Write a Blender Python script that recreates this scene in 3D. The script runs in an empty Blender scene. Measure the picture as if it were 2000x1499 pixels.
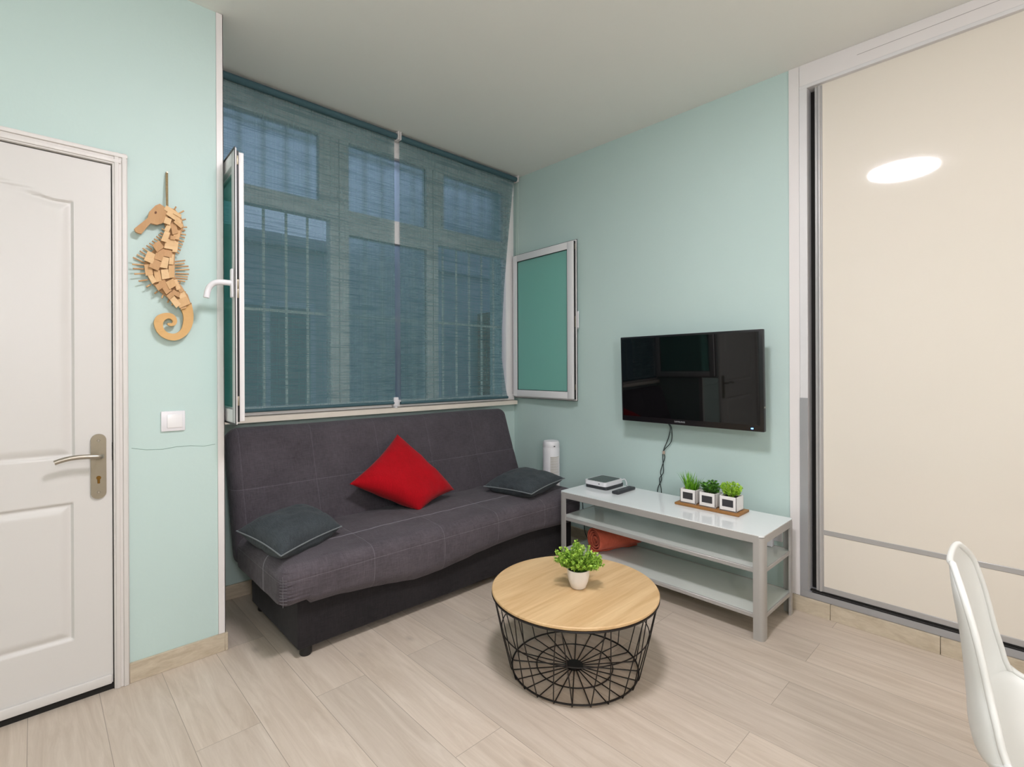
import bpy, bmesh, math, random
from mathutils import Vector, Matrix, noise
random.seed(7)
S = bpy.context.scene
COL = S.collection

# ------------------------------------------------------------------ camera, world, exposure
CAM_H = 1.25; F_PX = 980.78; CY_PX = 723.56
YAW, PITCH, ROLL = .76116, -.0009, -.0041
def cam_axes():
    f = Vector((math.sin(YAW)*math.cos(PITCH), math.cos(YAW)*math.cos(PITCH), math.sin(PITCH)))
    r = Vector((math.cos(YAW), -math.sin(YAW), 0)); u = r.cross(f)
    return (r*math.cos(ROLL)+u*math.sin(ROLL), -r*math.sin(ROLL)+u*math.cos(ROLL), f)
CR, CU, CF = cam_axes()
cd = bpy.data.cameras.new('camera'); cam = bpy.data.objects.new('camera', cd); COL.objects.link(cam)
cd.sensor_width = 36; cd.lens = F_PX/2000*36; cd.shift_y = (CY_PX-749.5)/2000; cd.clip_start = .02
M = Matrix((CR, CU, -CF)).transposed().to_4x4(); M.translation = (0, 0, CAM_H); cam.matrix_world = M
S.camera = cam
def ray(u, v): return CR*((u-1000)/F_PX)+CU*((CY_PX-v)/F_PX)+CF
def onY(u, v, y): d = ray(u, v); return Vector((0, 0, CAM_H))+d*(y/d.y)

W = bpy.data.worlds.new('world'); S.world = W; W.use_nodes = True
bg = W.node_tree.nodes['Background']; bg.inputs[0].default_value = (.42, .54, .76, 1); bg.inputs[1].default_value = .30
S.view_settings.view_transform = 'Standard'; S.view_settings.look = 'None'
S.view_settings.exposure = 1.42; S.view_settings.gamma = 1; S.view_settings.use_curve_mapping = False
LAMP_STRENGTH = 31.0
LAMP_XY = (.85, .73)

# ------------------------------------------------------------------ materials
def lin(c):
    if isinstance(c, str):
        c = [int(c[i:i+2], 16)/255 for i in (0, 2, 4)]
    return tuple(x/12.92 if x <= .04045 else ((x+.055)/1.055)**2.4 for x in c)+(1,)
def new_mat(name):
    m = bpy.data.materials.new(name); m.use_nodes = True
    nt = m.node_tree; return m, nt, nt.nodes['Principled BSDF']
def node(nt, t, **kw):
    n = nt.nodes.new(t)
    for k, v in kw.items():
        if k.startswith('i_'):
            key = k[2:]; key = int(key) if key.isdigit() else key.replace('_', ' ')
            n.inputs[key].default_value = v
        else: setattr(n, k, v)
    return n
def math_n(nt, op, a, b=None, c=None, clamp=False):
    n = nt.nodes.new('ShaderNodeMath'); n.operation = op; n.use_clamp = clamp
    for i, x in enumerate((a, b, c)):
        if x is None: continue
        if isinstance(x, (int, float)): n.inputs[i].default_value = x
        else: nt.links.new(x, n.inputs[i])
    return n.outputs[0]
def mix_rgb(nt, fac, a, b, blend='MIX'):
    n = nt.nodes.new('ShaderNodeMix'); n.data_type = 'RGBA'; n.blend_type = blend
    for sock, x in ((n.inputs[0], fac), (n.inputs[6], a), (n.inputs[7], b)):
        if isinstance(x, (int, float)): sock.default_value = x
        elif isinstance(x, tuple): sock.default_value = x
        else: nt.links.new(x, sock)
    return n.outputs[2]
def simple(name, col, rough=.5, metal=0, spec=.5, var=.06, scale=8, bump=0, bscale=60, coat=0):
    """colour with a little procedural mottling and optional bump"""
    m, nt, p = new_mat(name); c = lin(col)
    tc = node(nt, 'ShaderNodeTexCoord'); nz = node(nt, 'ShaderNodeTexNoise', i_Scale=scale, i_Detail=4.0)
    nt.links.new(tc.outputs['Object'], nz.inputs['Vector'])
    d = tuple(x*(1-var) for x in c[:3])+(1,); e = tuple(min(1, x*(1+var)) for x in c[:3])+(1,)
    nt.links.new(mix_rgb(nt, nz.outputs['Fac'], d, e), p.inputs['Base Color'])
    p.inputs['Roughness'].default_value = rough; p.inputs['Metallic'].default_value = metal
    p.inputs['Specular IOR Level'].default_value = spec; p.inputs['Coat Weight'].default_value = coat
    if bump:
        nb = node(nt, 'ShaderNodeTexNoise', i_Scale=bscale, i_Detail=3.0); nt.links.new(tc.outputs['Object'], nb.inputs['Vector'])
        b = node(nt, 'ShaderNodeBump', i_Strength=bump, i_Distance=.004)
        nt.links.new(nb.outputs['Fac'], b.inputs['Height']); nt.links.new(b.outputs['Normal'], p.inputs['Normal'])
    return m
def wood(name, c1, c2, axis='Y', scale=14, stretch=.12, rough=.5, bump=.15):
    m, nt, p = new_mat(name)
    tc = node(nt, 'ShaderNodeTexCoord'); mp = node(nt, 'ShaderNodeMapping')
    sc = {'X': (stretch, 1, 1), 'Y': (1, stretch, 1), 'Z': (1, 1, stretch)}[axis]; mp.inputs['Scale'].default_value = sc
    nt.links.new(tc.outputs['Object'], mp.inputs['Vector'])
    n1 = node(nt, 'ShaderNodeTexNoise', i_Scale=scale, i_Detail=6.0, i_Roughness=.6, i_Distortion=.8)
    n2 = node(nt, 'ShaderNodeTexNoise', i_Scale=scale*5, i_Detail=3.0)
    nt.links.new(mp.outputs[0], n1.inputs['Vector']); nt.links.new(mp.outputs[0], n2.inputs['Vector'])
    f = math_n(nt, 'MULTIPLY_ADD', n1.outputs['Fac'], 1.6, -.3, clamp=True)
    f = math_n(nt, 'ADD', math_n(nt, 'MULTIPLY', f, .7), math_n(nt, 'MULTIPLY', n2.outputs['Fac'], .3))
    nt.links.new(mix_rgb(nt, f, lin(c1), lin(c2)), p.inputs['Base Color'])
    b = node(nt, 'ShaderNodeBump', i_Strength=bump, i_Distance=.002); nt.links.new(n2.outputs['Fac'], b.inputs['Height'])
    nt.links.new(b.outputs['Normal'], p.inputs['Normal']); p.inputs['Roughness'].default_value = rough
    return m
def fabric(name, c1, c2, seams=(), seam_col='8a8790', wear=None, rough=.9):
    """woven cloth; seams = [(axis, position, half width, strength)] in object space"""
    m, nt, p = new_mat(name); tc = node(nt, 'ShaderNodeTexCoord')
    sep = node(nt, 'ShaderNodeSeparateXYZ'); nt.links.new(tc.outputs['Object'], sep.inputs[0])
    n1 = node(nt, 'ShaderNodeTexNoise', i_Scale=5.0, i_Detail=8.0, i_Roughness=.65); nt.links.new(tc.outputs['Object'], n1.inputs['Vector'])
    mp = node(nt, 'ShaderNodeMapping'); mp.inputs['Scale'].default_value = (1, .06, .06); nt.links.new(tc.outputs['Object'], mp.inputs['Vector'])
    mq = node(nt, 'ShaderNodeMapping'); mq.inputs['Scale'].default_value = (.06, 1, 1); nt.links.new(tc.outputs['Object'], mq.inputs['Vector'])
    na = node(nt, 'ShaderNodeTexNoise', i_Scale=500.0, i_Detail=1.0); nt.links.new(mp.outputs[0], na.inputs['Vector'])
    nb = node(nt, 'ShaderNodeTexNoise', i_Scale=500.0, i_Detail=1.0); nt.links.new(mq.outputs[0], nb.inputs['Vector'])
    weave = math_n(nt, 'ADD', math_n(nt, 'MULTIPLY', na.outputs['Fac'], .5), math_n(nt, 'MULTIPLY', nb.outputs['Fac'], .5))
    f = math_n(nt, 'ADD', math_n(nt, 'MULTIPLY', n1.outputs['Fac'], .9), math_n(nt, 'MULTIPLY_ADD', weave, 1.6, -.85), clamp=True)
    col = mix_rgb(nt, f, lin(c1), lin(c2))
    h = weave
    for ax, pos, hw, st in seams:
        d = math_n(nt, 'ABSOLUTE', math_n(nt, 'SUBTRACT', sep.outputs[ax], pos))
        g = math_n(nt, 'SUBTRACT', 1.0, math_n(nt, 'DIVIDE', d, hw), clamp=True)
        brk = math_n(nt, 'MULTIPLY_ADD', nb.outputs['Fac'] if ax != 'X' else na.outputs['Fac'], .8, .3, clamp=True)
        col = mix_rgb(nt, math_n(nt, 'MULTIPLY', math_n(nt, 'MULTIPLY', g, st), brk), col, lin(seam_col))
        h = math_n(nt, 'SUBTRACT', h, math_n(nt, 'MULTIPLY', math_n(nt, 'SUBTRACT', 1.0, math_n(nt, 'DIVIDE', d, hw*4), clamp=True), 1.2))
    nt.links.new(col, p.inputs['Base Color']); p.inputs['Roughness'].default_value = rough
    p.inputs['Specular IOR Level'].default_value = .2; p.inputs['Sheen Weight'].default_value = .08
    b = node(nt, 'ShaderNodeBump', i_Strength=.35, i_Distance=.002); nt.links.new(h, b.inputs['Height'])
    nt.links.new(b.outputs['Normal'], p.inputs['Normal'])
    return m

def floor_material():
    m, nt, p = new_mat('floor_planks'); tc = node(nt, 'ShaderNodeTexCoord')
    sep = node(nt, 'ShaderNodeSeparateXYZ'); nt.links.new(tc.outputs['Object'], sep.inputs[0])
    comb = node(nt, 'ShaderNodeCombineXYZ')
    nt.links.new(math_n(nt, 'ADD', sep.outputs['Y'], 12.2-.08), comb.inputs[0])
    nt.links.new(math_n(nt, 'ADD', sep.outputs['X'], 8.02), comb.inputs[1])
    br = node(nt, 'ShaderNodeTexBrick', i_Scale=1.0, i_Mortar_Size=.0011, i_Mortar_Smooth=.3, i_Bias=0.0, i_Brick_Width=1.22, i_Row_Height=.2)
    br.offset = .5; br.offset_frequency = 2
    br.inputs['Color1'].default_value = (0, 0, 0, 1); br.inputs['Color2'].default_value = (1, 1, 1, 1); br.inputs['Mortar'].default_value = (.5, .5, .5, 1)
    nt.links.new(comb.outputs[0], br.inputs['Vector'])
    rnd = node(nt, 'ShaderNodeSeparateColor'); nt.links.new(br.outputs['Color'], rnd.inputs[0]); r = rnd.outputs[0]
    # grain coordinate, shifted for each plank
    gx = math_n(nt, 'MULTIPLY_ADD', r, 37.0, sep.outputs['X']); gy = math_n(nt, 'MULTIPLY', math_n(nt, 'MULTIPLY_ADD', r, 11.0, sep.outputs['Y']), .085)
    gv = node(nt, 'ShaderNodeCombineXYZ'); nt.links.new(gx, gv.inputs[0]); nt.links.new(gy, gv.inputs[1])
    n1 = node(nt, 'ShaderNodeTexNoise', i_Scale=24.0, i_Detail=8.0, i_Roughness=.68, i_Distortion=1.0); nt.links.new(gv.outputs[0], n1.inputs['Vector'])
    n2 = node(nt, 'ShaderNodeTexNoise', i_Scale=110.0, i_Detail=4.0, i_Roughness=.6); nt.links.new(gv.outputs[0], n2.inputs['Vector'])
    gv2 = node(nt, 'ShaderNodeCombineXYZ'); nt.links.new(gx, gv2.inputs[0]); nt.links.new(math_n(nt, 'MULTIPLY', gy, 6.0), gv2.inputs[1])
    n3 = node(nt, 'ShaderNodeTexNoise', i_Scale=3.2, i_Detail=3.0); nt.links.new(gv2.outputs[0], n3.inputs['Vector'])
    f = math_n(nt, 'MULTIPLY_ADD', n1.outputs['Fac'], 1.9, -.45, clamp=True)
    c = mix_rgb(nt, f, lin('b5a593'), lin('e2d6c8'))
    c = mix_rgb(nt, math_n(nt, 'MULTIPLY', n2.outputs['Fac'], .45), c, lin('cbbdad'))
    c = mix_rgb(nt, math_n(nt, 'MULTIPLY_ADD', n3.outputs['Fac'], 1.2, -.5, clamp=True), c, lin('d3c5b6'))
    tint = mix_rgb(nt, r, (.90, .90, .90, 1), (1.04, 1.03, 1.02, 1)); c = mix_rgb(nt, 1.0, c, tint, 'MULTIPLY')
    # knots
    vo = node(nt, 'ShaderNodeTexVoronoi', i_Scale=2.3); vc = node(nt, 'ShaderNodeCombineXYZ')
    nt.links.new(math_n(nt, 'MULTIPLY', gx, 1.6), vc.inputs[0]); nt.links.new(math_n(nt, 'MULTIPLY', gy, 9.0), vc.inputs[1]); nt.links.new(vc.outputs[0], vo.inputs['Vector'])
    k = math_n(nt, 'SUBTRACT', 1.0, math_n(nt, 'DIVIDE', vo.outputs['Distance'], .07), clamp=True)
    c = mix_rgb(nt, math_n(nt, 'MULTIPLY', k, .45), c, lin('8d8073'))
    c = mix_rgb(nt, math_n(nt, 'MULTIPLY', br.outputs['Fac'], .62), c, lin('7d7264'))
    nt.links.new(c, p.inputs['Base Color'])
    p.inputs['Roughness'].default_value = .42; p.inputs['Specular IOR Level'].default_value = .35
    h = math_n(nt, 'SUBTRACT', math_n(nt, 'MULTIPLY', n2.outputs['Fac'], .25), br.outputs['Fac'])
    b = node(nt, 'ShaderNodeBump', i_Strength=.3, i_Distance=.002); nt.links.new(h, b.inputs['Height']); nt.links.new(b.outputs['Normal'], p.inputs['Normal'])
    return m

def blind_material():
    m, nt, p = new_mat('blind_weave'); out = nt.nodes['Material Output']
    tc = node(nt, 'ShaderNodeTexCoord')
    mp = node(nt, 'ShaderNodeMapping'); mp.inputs['Scale'].default_value = (.022, 1, 1); nt.links.new(tc.outputs['Object'], mp.inputs['Vector'])
    n1 = node(nt, 'ShaderNodeTexNoise', i_Scale=170.0, i_Detail=2.0, i_Roughness=.55); nt.links.new(mp.outputs[0], n1.inputs['Vector'])
    mv = node(nt, 'ShaderNodeMapping'); mv.inputs['Scale'].default_value = (1, 1, .01); nt.links.new(tc.outputs['Object'], mv.inputs['Vector'])
    n2 = node(nt, 'ShaderNodeTexNoise', i_Scale=160.0, i_Detail=1.0); nt.links.new(mv.outputs[0], n2.inputs['Vector'])
    ln = math_n(nt, 'MULTIPLY_ADD', n1.outputs['Fac'], 5.0, -2.45, clamp=True)      # sparse thick slub threads
    t = math_n(nt, 'SUBTRACT', .43, math_n(nt, 'MULTIPLY', ln, .17))
    t = math_n(nt, 'ADD', t, math_n(nt, 'MULTIPLY_ADD', n2.outputs['Fac'], .07, -.035), clamp=True)
    nt.links.new(mix_rgb(nt, ln, lin('6c8c8e'), lin('4f7076')), p.inputs['Base Color'])
    p.inputs['Roughness'].default_value = .85; p.inputs['Specular IOR Level'].default_value = .2
    tr = node(nt, 'ShaderNodeBsdfTransparent'); tr.inputs[0].default_value = (.93, .98, 1, 1)
    mx = node(nt, 'ShaderNodeMixShader'); nt.links.new(t, mx.inputs[0]); nt.links.new(p.outputs[0], mx.inputs[1]); nt.links.new(tr.outputs[0], mx.inputs[2])
    nt.links.new(mx.outputs[0], out.inputs[0])
    return m
def tinted_glass(name, tint, white=.25, body='9fc4bb'):
    m, nt, p = new_mat(name); out = nt.nodes['Material Output']
    p.inputs['Base Color'].default_value = lin(body); p.inputs['Roughness'].default_value = .12
    tc = node(nt, 'ShaderNodeTexCoord'); nz = node(nt, 'ShaderNodeTexNoise', i_Scale=90.0); nt.links.new(tc.outputs['Object'], nz.inputs['Vector'])
    b = node(nt, 'ShaderNodeBump', i_Strength=.04, i_Distance=.001); nt.links.new(nz.outputs['Fac'], b.inputs['Height']); nt.links.new(b.outputs['Normal'], p.inputs['Normal'])
    tr = node(nt, 'ShaderNodeBsdfTransparent'); tr.inputs[0].default_value = tint+(1,)
    mx = node(nt, 'ShaderNodeMixShader'); mx.inputs[0].default_value = 1-white
    nt.links.new(p.outputs[0], mx.inputs[1]); nt.links.new(tr.outputs[0], mx.inputs[2]); nt.links.new(mx.outputs[0], out.inputs[0])
    return m
def frosted_glass(name):
    m, nt, p = new_mat(name); p.inputs['Base Color'].default_value = (.9, .96, 1, 1); p.inputs['Transmission Weight'].default_value = 1
    p.inputs['Roughness'].default_value = .45; p.inputs['IOR'].default_value = 1.3
    tc = node(nt, 'ShaderNodeTexCoord'); nz = node(nt, 'ShaderNodeTexNoise', i_Scale=70.0); nt.links.new(tc.outputs['Object'], nz.inputs['Vector'])
    b = node(nt, 'ShaderNodeBump', i_Strength=.15, i_Distance=.002); nt.links.new(nz.outputs['Fac'], b.inputs['Height']); nt.links.new(b.outputs['Normal'], p.inputs['Normal'])
    return m
def emit(name, col, st):
    m, nt, p = new_mat(name); p.inputs['Base Color'].default_value = lin(col)
    p.inputs['Emission Color'].default_value = lin(col); p.inputs['Emission Strength'].default_value = st
    return m

MINT = simple('mint_paint', 'c5dad5', .55, var=.025, scale=2.5, bump=.12, bscale=45, spec=.35)
CEIL = simple('ceiling_paint', 'f3f4ee', .8, var=.02, scale=2, bump=.15, bscale=30, spec=.2)
WHITE_PVC = simple('white_pvc', 'eceaea', .25, var=.01)
TRIMW = simple('white_satin_trim', 'e9e4e2', .35, var=.02)
DOORW = simple('door_white_lacquer', 'dad7d3', .38, var=.012, scale=3)
CASEW = wood('door_casing_white', 'd9d4cf', 'e4e0dc', 'Z', 30, .05, .45, .1)
BLACK = simple('black_rubber', '1a1a1a', .5)
DARKGAP = simple('dark_gap', '15120f', .8)
BASEB = wood('skirting_tile', 'a8977d', 'e0d4bf', 'X', 34, .30, .5, .1)
BASEB_Y = wood('skirting_tile_long', 'a8977d', 'e0d4bf', 'Y', 34, .30, .5, .1)
NICKEL = simple('brushed_nickel', 'a9a296', .34, metal=1, var=.05, scale=40)
NICKEL_D = simple('brushed_nickel_plate', '9b9382', .42, metal=.85, var=.05, scale=40)
BRASS = simple('brass_cylinder', '7a5a24', .4, metal=.8)
ALU = simple('satin_aluminium', 'b9b7b6', .38, metal=.35, var=.02, scale=30)
ALU_STAND = simple('bench_grey_metal', 'b9b6b2', .42, metal=.25, var=.02, scale=30)
CREAM = simple('cream_glass_panel', 'e8e0d3', .045, var=.008, scale=2, spec=.5)
GLASSW = simple('white_glass_top', 'f4f8f8', .06, var=.008, spec=.6)
GLASSW2 = simple('white_glass_shelf', 'dde1da', .08, var=.01, spec=.5)
BLIND = blind_material()
BLIND_ROLL = simple('blind_rolled_cloth', '426068', .85, var=.1, scale=60)
SASHGLASS = tinted_glass('sash_green_glass', (.60, .92, .87), .42, 'b4e6dc')
FROST = frosted_glass('frosted_pane')
CLEAR = tinted_glass('clear_pane', (.88, .94, .96), .06, 'c8d4da')
TV_BODY = simple('tv_black_plastic', '141316', .28, var=.05)
TV_SCR = simple('tv_screen_gloss', '060607', .03, var=.02, spec=.5)
CABLE = simple('black_cable', '20282a', .5)
WIRE = simple('black_wire', '17110f', .45, metal=.2)
SOFA_SEAMS_B = [('X', x, .0022, .38) for x in (.775, 1.15, 1.55, 1.93, 2.32)]+[('Z', .64, .0025, .45)]
SOFA_SEAMS_S = [('Y', 2.365, .006, 1.0), ('Z', .372, .002, .4)]+[('X', x, .003, .3) for x in (1.15, 1.55, 1.93, 2.32)]
SOFA_B = fabric('sofa_back_cloth', '403b40', '605a60', SOFA_SEAMS_B)
SOFA_S = fabric('sofa_seat_cloth', '453f44', '6a6369', SOFA_SEAMS_S, 'a8a4ac')
SOFA_BASE = fabric('sofa_base_cloth', '1d1b1d', '322e30')
DENIM = fabric('cushion_slate_cloth', '2e3337', '51585c')
PIPING = simple('cushion_stitching', '777c7e', .9, var=.2, scale=200)
RED = fabric('red_cloth', '98000c', 'c4061c')
TOWEL = fabric('terracotta_towel', 'b8513c', 'dd735a')
TABLEWOOD = wood('tabletop_oak', 'b98e5a', 'edcfa0', 'X', 22, .07, .5, .15)
[n for n in TABLEWOOD.node_tree.nodes if n.type == 'MAPPING'][0].inputs['Rotation'].default_value = (0, 0, math.radians(27))
EDGEWOOD = simple('plywood_edge', 'a98f68', .6, var=.15, scale=60)
DRIFT = wood('driftwood', 'c59a69', 'e0b888', 'Z', 30, .2, .7, .3)
DRIFT2 = wood('driftwood_pale', 'd2a878', 'ebcb9c', 'X', 30, .2, .7, .3)
DRIFT3 = wood('driftwood_brown', 'b48858', 'cda275', 'Z', 30, .2, .65, .3)
TAILW = wood('tail_plywood', 'cfa062', 'deb478', 'X', 18, .3, .6, .15)
ROPE = simple('jute_rope', '978461', .9, var=.3, scale=150)
TRAYW = wood('tray_oak', '8a5a2a', 'b07f45', 'Y', 25, .1, .5, .2)
CERAM = simple('white_ceramic', 'f1ece8', .3, var=.01)
CHAIRP = simple('white_chair_plastic', 'e3e3de', .36, var=.008, spec=.45)
BEECH = wood('beech_leg', 'c79b6a', 'dcb789', 'Z', 20, .1, .45, .1)
CHALK = simple('chalkboard', '3a383a', .8, var=.15, scale=80)
SOIL = simple('soil', '2c2318', .95, var=.4, scale=120, bump=.6)
def leaf_mat(name, a, b, sc=55):
    m, nt, p = new_mat(name); tc = node(nt, 'ShaderNodeTexCoord'); nz = node(nt, 'ShaderNodeTexNoise', i_Scale=float(sc), i_Detail=2.0)
    nt.links.new(tc.outputs['Object'], nz.inputs['Vector']); f = math_n(nt, 'MULTIPLY_ADD', nz.outputs['Fac'], 2.6, -.8, clamp=True)
    nt.links.new(mix_rgb(nt, f, lin(a), lin(b)), p.inputs['Base Color']); p.inputs['Roughness'].default_value = .45
    p.inputs['Subsurface Weight'].default_value = 0
    return m
LEAF_BOX = leaf_mat('boxwood_leaves', '5d8f1e', 'c0e060')
LEAF_GRASS = leaf_mat('grass_leaves', '4f9418', '8fcb38')
LEAF_DARK = leaf_mat('dark_leaves', '245017', '5f9a2e')
LEAF_LIME = leaf_mat('lime_leaves', '74ad1c', 'bde24a')
PLASTW = simple('white_plastic', 'e9e7ea', .3, var=.01)
PLASTD = simple('charcoal_plastic', '34363a', .45, var=.05)
PLASTD2 = simple('dark_green_grey_lid', '46514f', .35, var=.03)
GRILLE = simple('fan_grille_beige', 'b9b29f', .5)
OUTWALL = simple('outside_render', '9aa0a8', .9, var=.15, scale=3)
OUTDARK = simple('outside_window_glass', '56616c', .3)
OUTBROWN = simple('outside_brown_wall', '6e3a26', .9, var=.2, scale=6)

# ------------------------------------------------------------------ mesh helpers
class MB:
    def __init__(s): s.bm = bmesh.new()
    def _join(s, b):
        me = bpy.data.meshes.new('t'); b.to_mesh(me); b.free(); s.bm.from_mesh(me); bpy.data.meshes.remove(me); return s
    def box(s, x0, x1, y0, y1, z0, z1, bev=0, seg=2):
        b = bmesh.new(); bmesh.ops.create_cube(b, size=1)
        for v in b.verts: v.co = Vector(((x0+x1)/2+v.co.x*(x1-x0), (y0+y1)/2+v.co.y*(y1-y0), (z0+z1)/2+v.co.z*(z1-z0)))
        if bev: bmesh.ops.bevel(b, geom=list(b.edges), offset=bev, segments=seg, profile=.5, affect='EDGES')
        return s._join(b)
    def obox(s, c, ax, half, bev=0, seg=2):
        b = bmesh.new(); bmesh.ops.create_cube(b, size=2)
        c = Vector(c); A = [Vector(a).normalized() for a in ax]
        for v in b.verts: v.co = Vector((v.co.x*half[0], v.co.y*half[1], v.co.z*half[2]))
        if bev: bmesh.ops.bevel(b, geom=list(b.edges), offset=bev, segments=seg, profile=.5, affect='EDGES')
        for v in b.verts: v.co = c+A[0]*v.co.x+A[1]*v.co.y+A[2]*v.co.z
        bmesh.ops.recalc_face_normals(b, faces=list(b.faces))
        return s._join(b)
    def tube(s, pts, r, n=8, closed=False, ry=None):
        pts = [Vector(p) for p in pts]; N = len(pts); rs = r if isinstance(r, (list, tuple)) else [r]*N
        rings = []; up = None
        for i, p in enumerate(pts):
            a = pts[(i-1) % N] if (i or closed) else pts[0]; c = pts[(i+1) % N] if (i < N-1 or closed) else pts[-1]
            t = (c-a).normalized()
            if up is None: up = Vector((0, 0, 1)) if abs(t.z) < .9 else Vector((1, 0, 0))
            u = (up-t*up.dot(t)).normalized(); w = t.cross(u); up = u
            rings.append([s.bm.verts.new(p+(u*math.cos(k*2*math.pi/n)*rs[i]+w*math.sin(k*2*math.pi/n)*(ry or rs[i]))) for k in range(n)])
        for i in range(N if closed else N-1):
            A, B = rings[i], rings[(i+1) % N]
            for k in range(n): s.bm.faces.new((A[k], A[(k+1) % n], B[(k+1) % n], B[k]))
        if not closed: s.bm.faces.new(rings[0][::-1]); s.bm.faces.new(rings[-1])
        return s
    def lathe(s, prof, c, n=40, axis=None, caps=True):
        c = Vector(c); rings = []
        for r, z in prof: rings.append([s.bm.verts.new(c+Vector((r*math.cos(k*2*math.pi/n), r*math.sin(k*2*math.pi/n), z))) for k in range(n)])
        for A, B in zip(rings, rings[1:]):
            for k in range(n): s.bm.faces.new((A[k], A[(k+1) % n], B[(k+1) % n], B[k]))
        if caps: s.bm.faces.new(rings[0][::-1]); s.bm.faces.new(rings[-1])
        return s
    def prism(s, pts, off):
        """polygon of 3D points extruded by a vector"""
        off = Vector(off); a = [s.bm.verts.new(Vector(p)) for p in pts]; b = [s.bm.verts.new(Vector(p)+off) for p in pts]
        s.bm.faces.new(a[::-1]); s.bm.faces.new(b); n = len(a)
        for i in range(n): s.bm.faces.new((a[i], a[(i+1) % n], b[(i+1) % n], b[i]))
        return s
    def grid(s, P):
        """P[i][j] points"""
        V = [[s.bm.verts.new(Vector(p)) for p in row] for row in P]
        for i in range(len(V)-1):
            for j in range(len(V[0])-1): s.bm.faces.new((V[i][j], V[i+1][j], V[i+1][j+1], V[i][j+1]))
        return s
    def rbox(s, c, half, r, n=(20, 12, 8), deform=None):
        """dense rounded box with an optional deformation"""
        b = bmesh.new(); c = Vector(c); key = {}
        def vert(p):
            k = tuple(round(x, 5) for x in p)
            if k not in key:
                q = Vector(p); core = Vector([max(-(half[i]-r), min(half[i]-r, q[i])) for i in range(3)])
                d = q-core
                if d.length > 1e-9: q = core+d.normalized()*r
                q = q+c
                if deform: q = deform(q, Vector([p[i]/half[i] for i in range(3)]))
                key[k] = b.verts.new(q)
            return key[k]
        def axis_pts(i):
            h = half[i]; k = max(2, n[i]); out = [-h+r*t for t in (0, .15, .35, .6, .85)]; m = h-r
            out += [-m+2*m*j/k for j in range(k+1)]; out += [h-r*t for t in (.85, .6, .35, .15, 0)]
            o = sorted(set(round(x, 6) for x in out)); return o
        A = [axis_pts(i) for i in range(3)]
        for ax in range(3):
            u, w = (ax+1) % 3, (ax+2) % 3
            for sgn in (-1, 1):
                for i in range(len(A[u])-1):
                    for j in range(len(A[w])-1):
                        q = []
                        for (a, d) in ((i, j), (i+1, j), (i+1, j+1), (i, j+1)):
                            p = [0, 0, 0]; p[ax] = sgn*half[ax]; p[u] = A[u][a]; p[w] = A[w][d]; q.append(vert(p))
                        if sgn < 0: q = q[::-1]
                        if len(set(q)) == 4: b.faces.new(q)
        bmesh.ops.recalc_face_normals(b, faces=list(b.faces))
        return s._join(b)
    def build(s, name, mat, parent=None, origin=None, smooth=40, recalc=True):
        if recalc: bmesh.ops.recalc_face_normals(s.bm, faces=list(s.bm.faces))
        me = bpy.data.meshes.new(name); s.bm.to_mesh(me); s.bm.free(); me.materials.append(mat)
        root = parent
        while root is not None and root.parent is not None: root = root.parent
        o = Vector(origin) if origin is not None else (Vector(root['base']) if root is not None else Vector((0, 0, 0)))
        if root is not None: o = Vector(root['base'])
        me.transform(Matrix.Translation(-o))
        if smooth:
            me.polygons.foreach_set('use_smooth', [True]*len(me.polygons)); me.set_sharp_from_angle(angle=math.radians(smooth))
        ob = bpy.data.objects.new(name, me); COL.objects.link(ob)
        if parent is not None: ob.parent = parent
        else: ob.location = o; ob['base'] = tuple(o)
        return ob
def tag(o, label=None, cat=None, group=None, kind=None):
    if label: o['label'] = label
    if cat: o['category'] = cat
    if group: o['group'] = group
    if kind: o['kind'] = kind
    return o
def thing(name, loc, label, cat, group=None):
    o = bpy.data.objects.new(name, None); COL.objects.link(o); o.location = loc; o['base'] = tuple(loc); o.empty_display_size = .05
    return tag(o, label, cat, group)
def struct(o): o['kind'] = 'structure'; return o
def copy_tree(o, parent=None, off=None):
    c = o.copy(); COL.objects.link(c)
    if parent is not None: c.parent = parent
    elif off is not None: c.location = Vector(o.location)+Vector(off)
    for ch in [x for x in o.children]: copy_tree(ch, c)
    return c
def arc(cx, cy, r, a0, a1, n): return [(cx+r*math.cos(math.radians(a0+(a1-a0)*i/n)), cy+r*math.sin(math.radians(a0+(a1-a0)*i/n))) for i in range(n+1)]
def smooth_path(pts, n=6, closed=False):
    P = [Vector(p) for p in pts]; N = len(P); out = []
    for i in range(N if closed else N-1):
        g = (lambda k: P[k % N]) if closed else (lambda k: P[max(0, min(N-1, k))])
        p0, p1, p2, p3 = g(i-1), g(i), g(i+1), g(i+2)
        for j in range(n):
            t = j/n; out.append(.5*((2*p1)+(p2-p0)*t+(2*p0-5*p1+4*p2-p3)*t*t+(3*p1-p0-3*p2+p3)*t**3))
    if not closed: out.append(P[-1])
    return out

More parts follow.
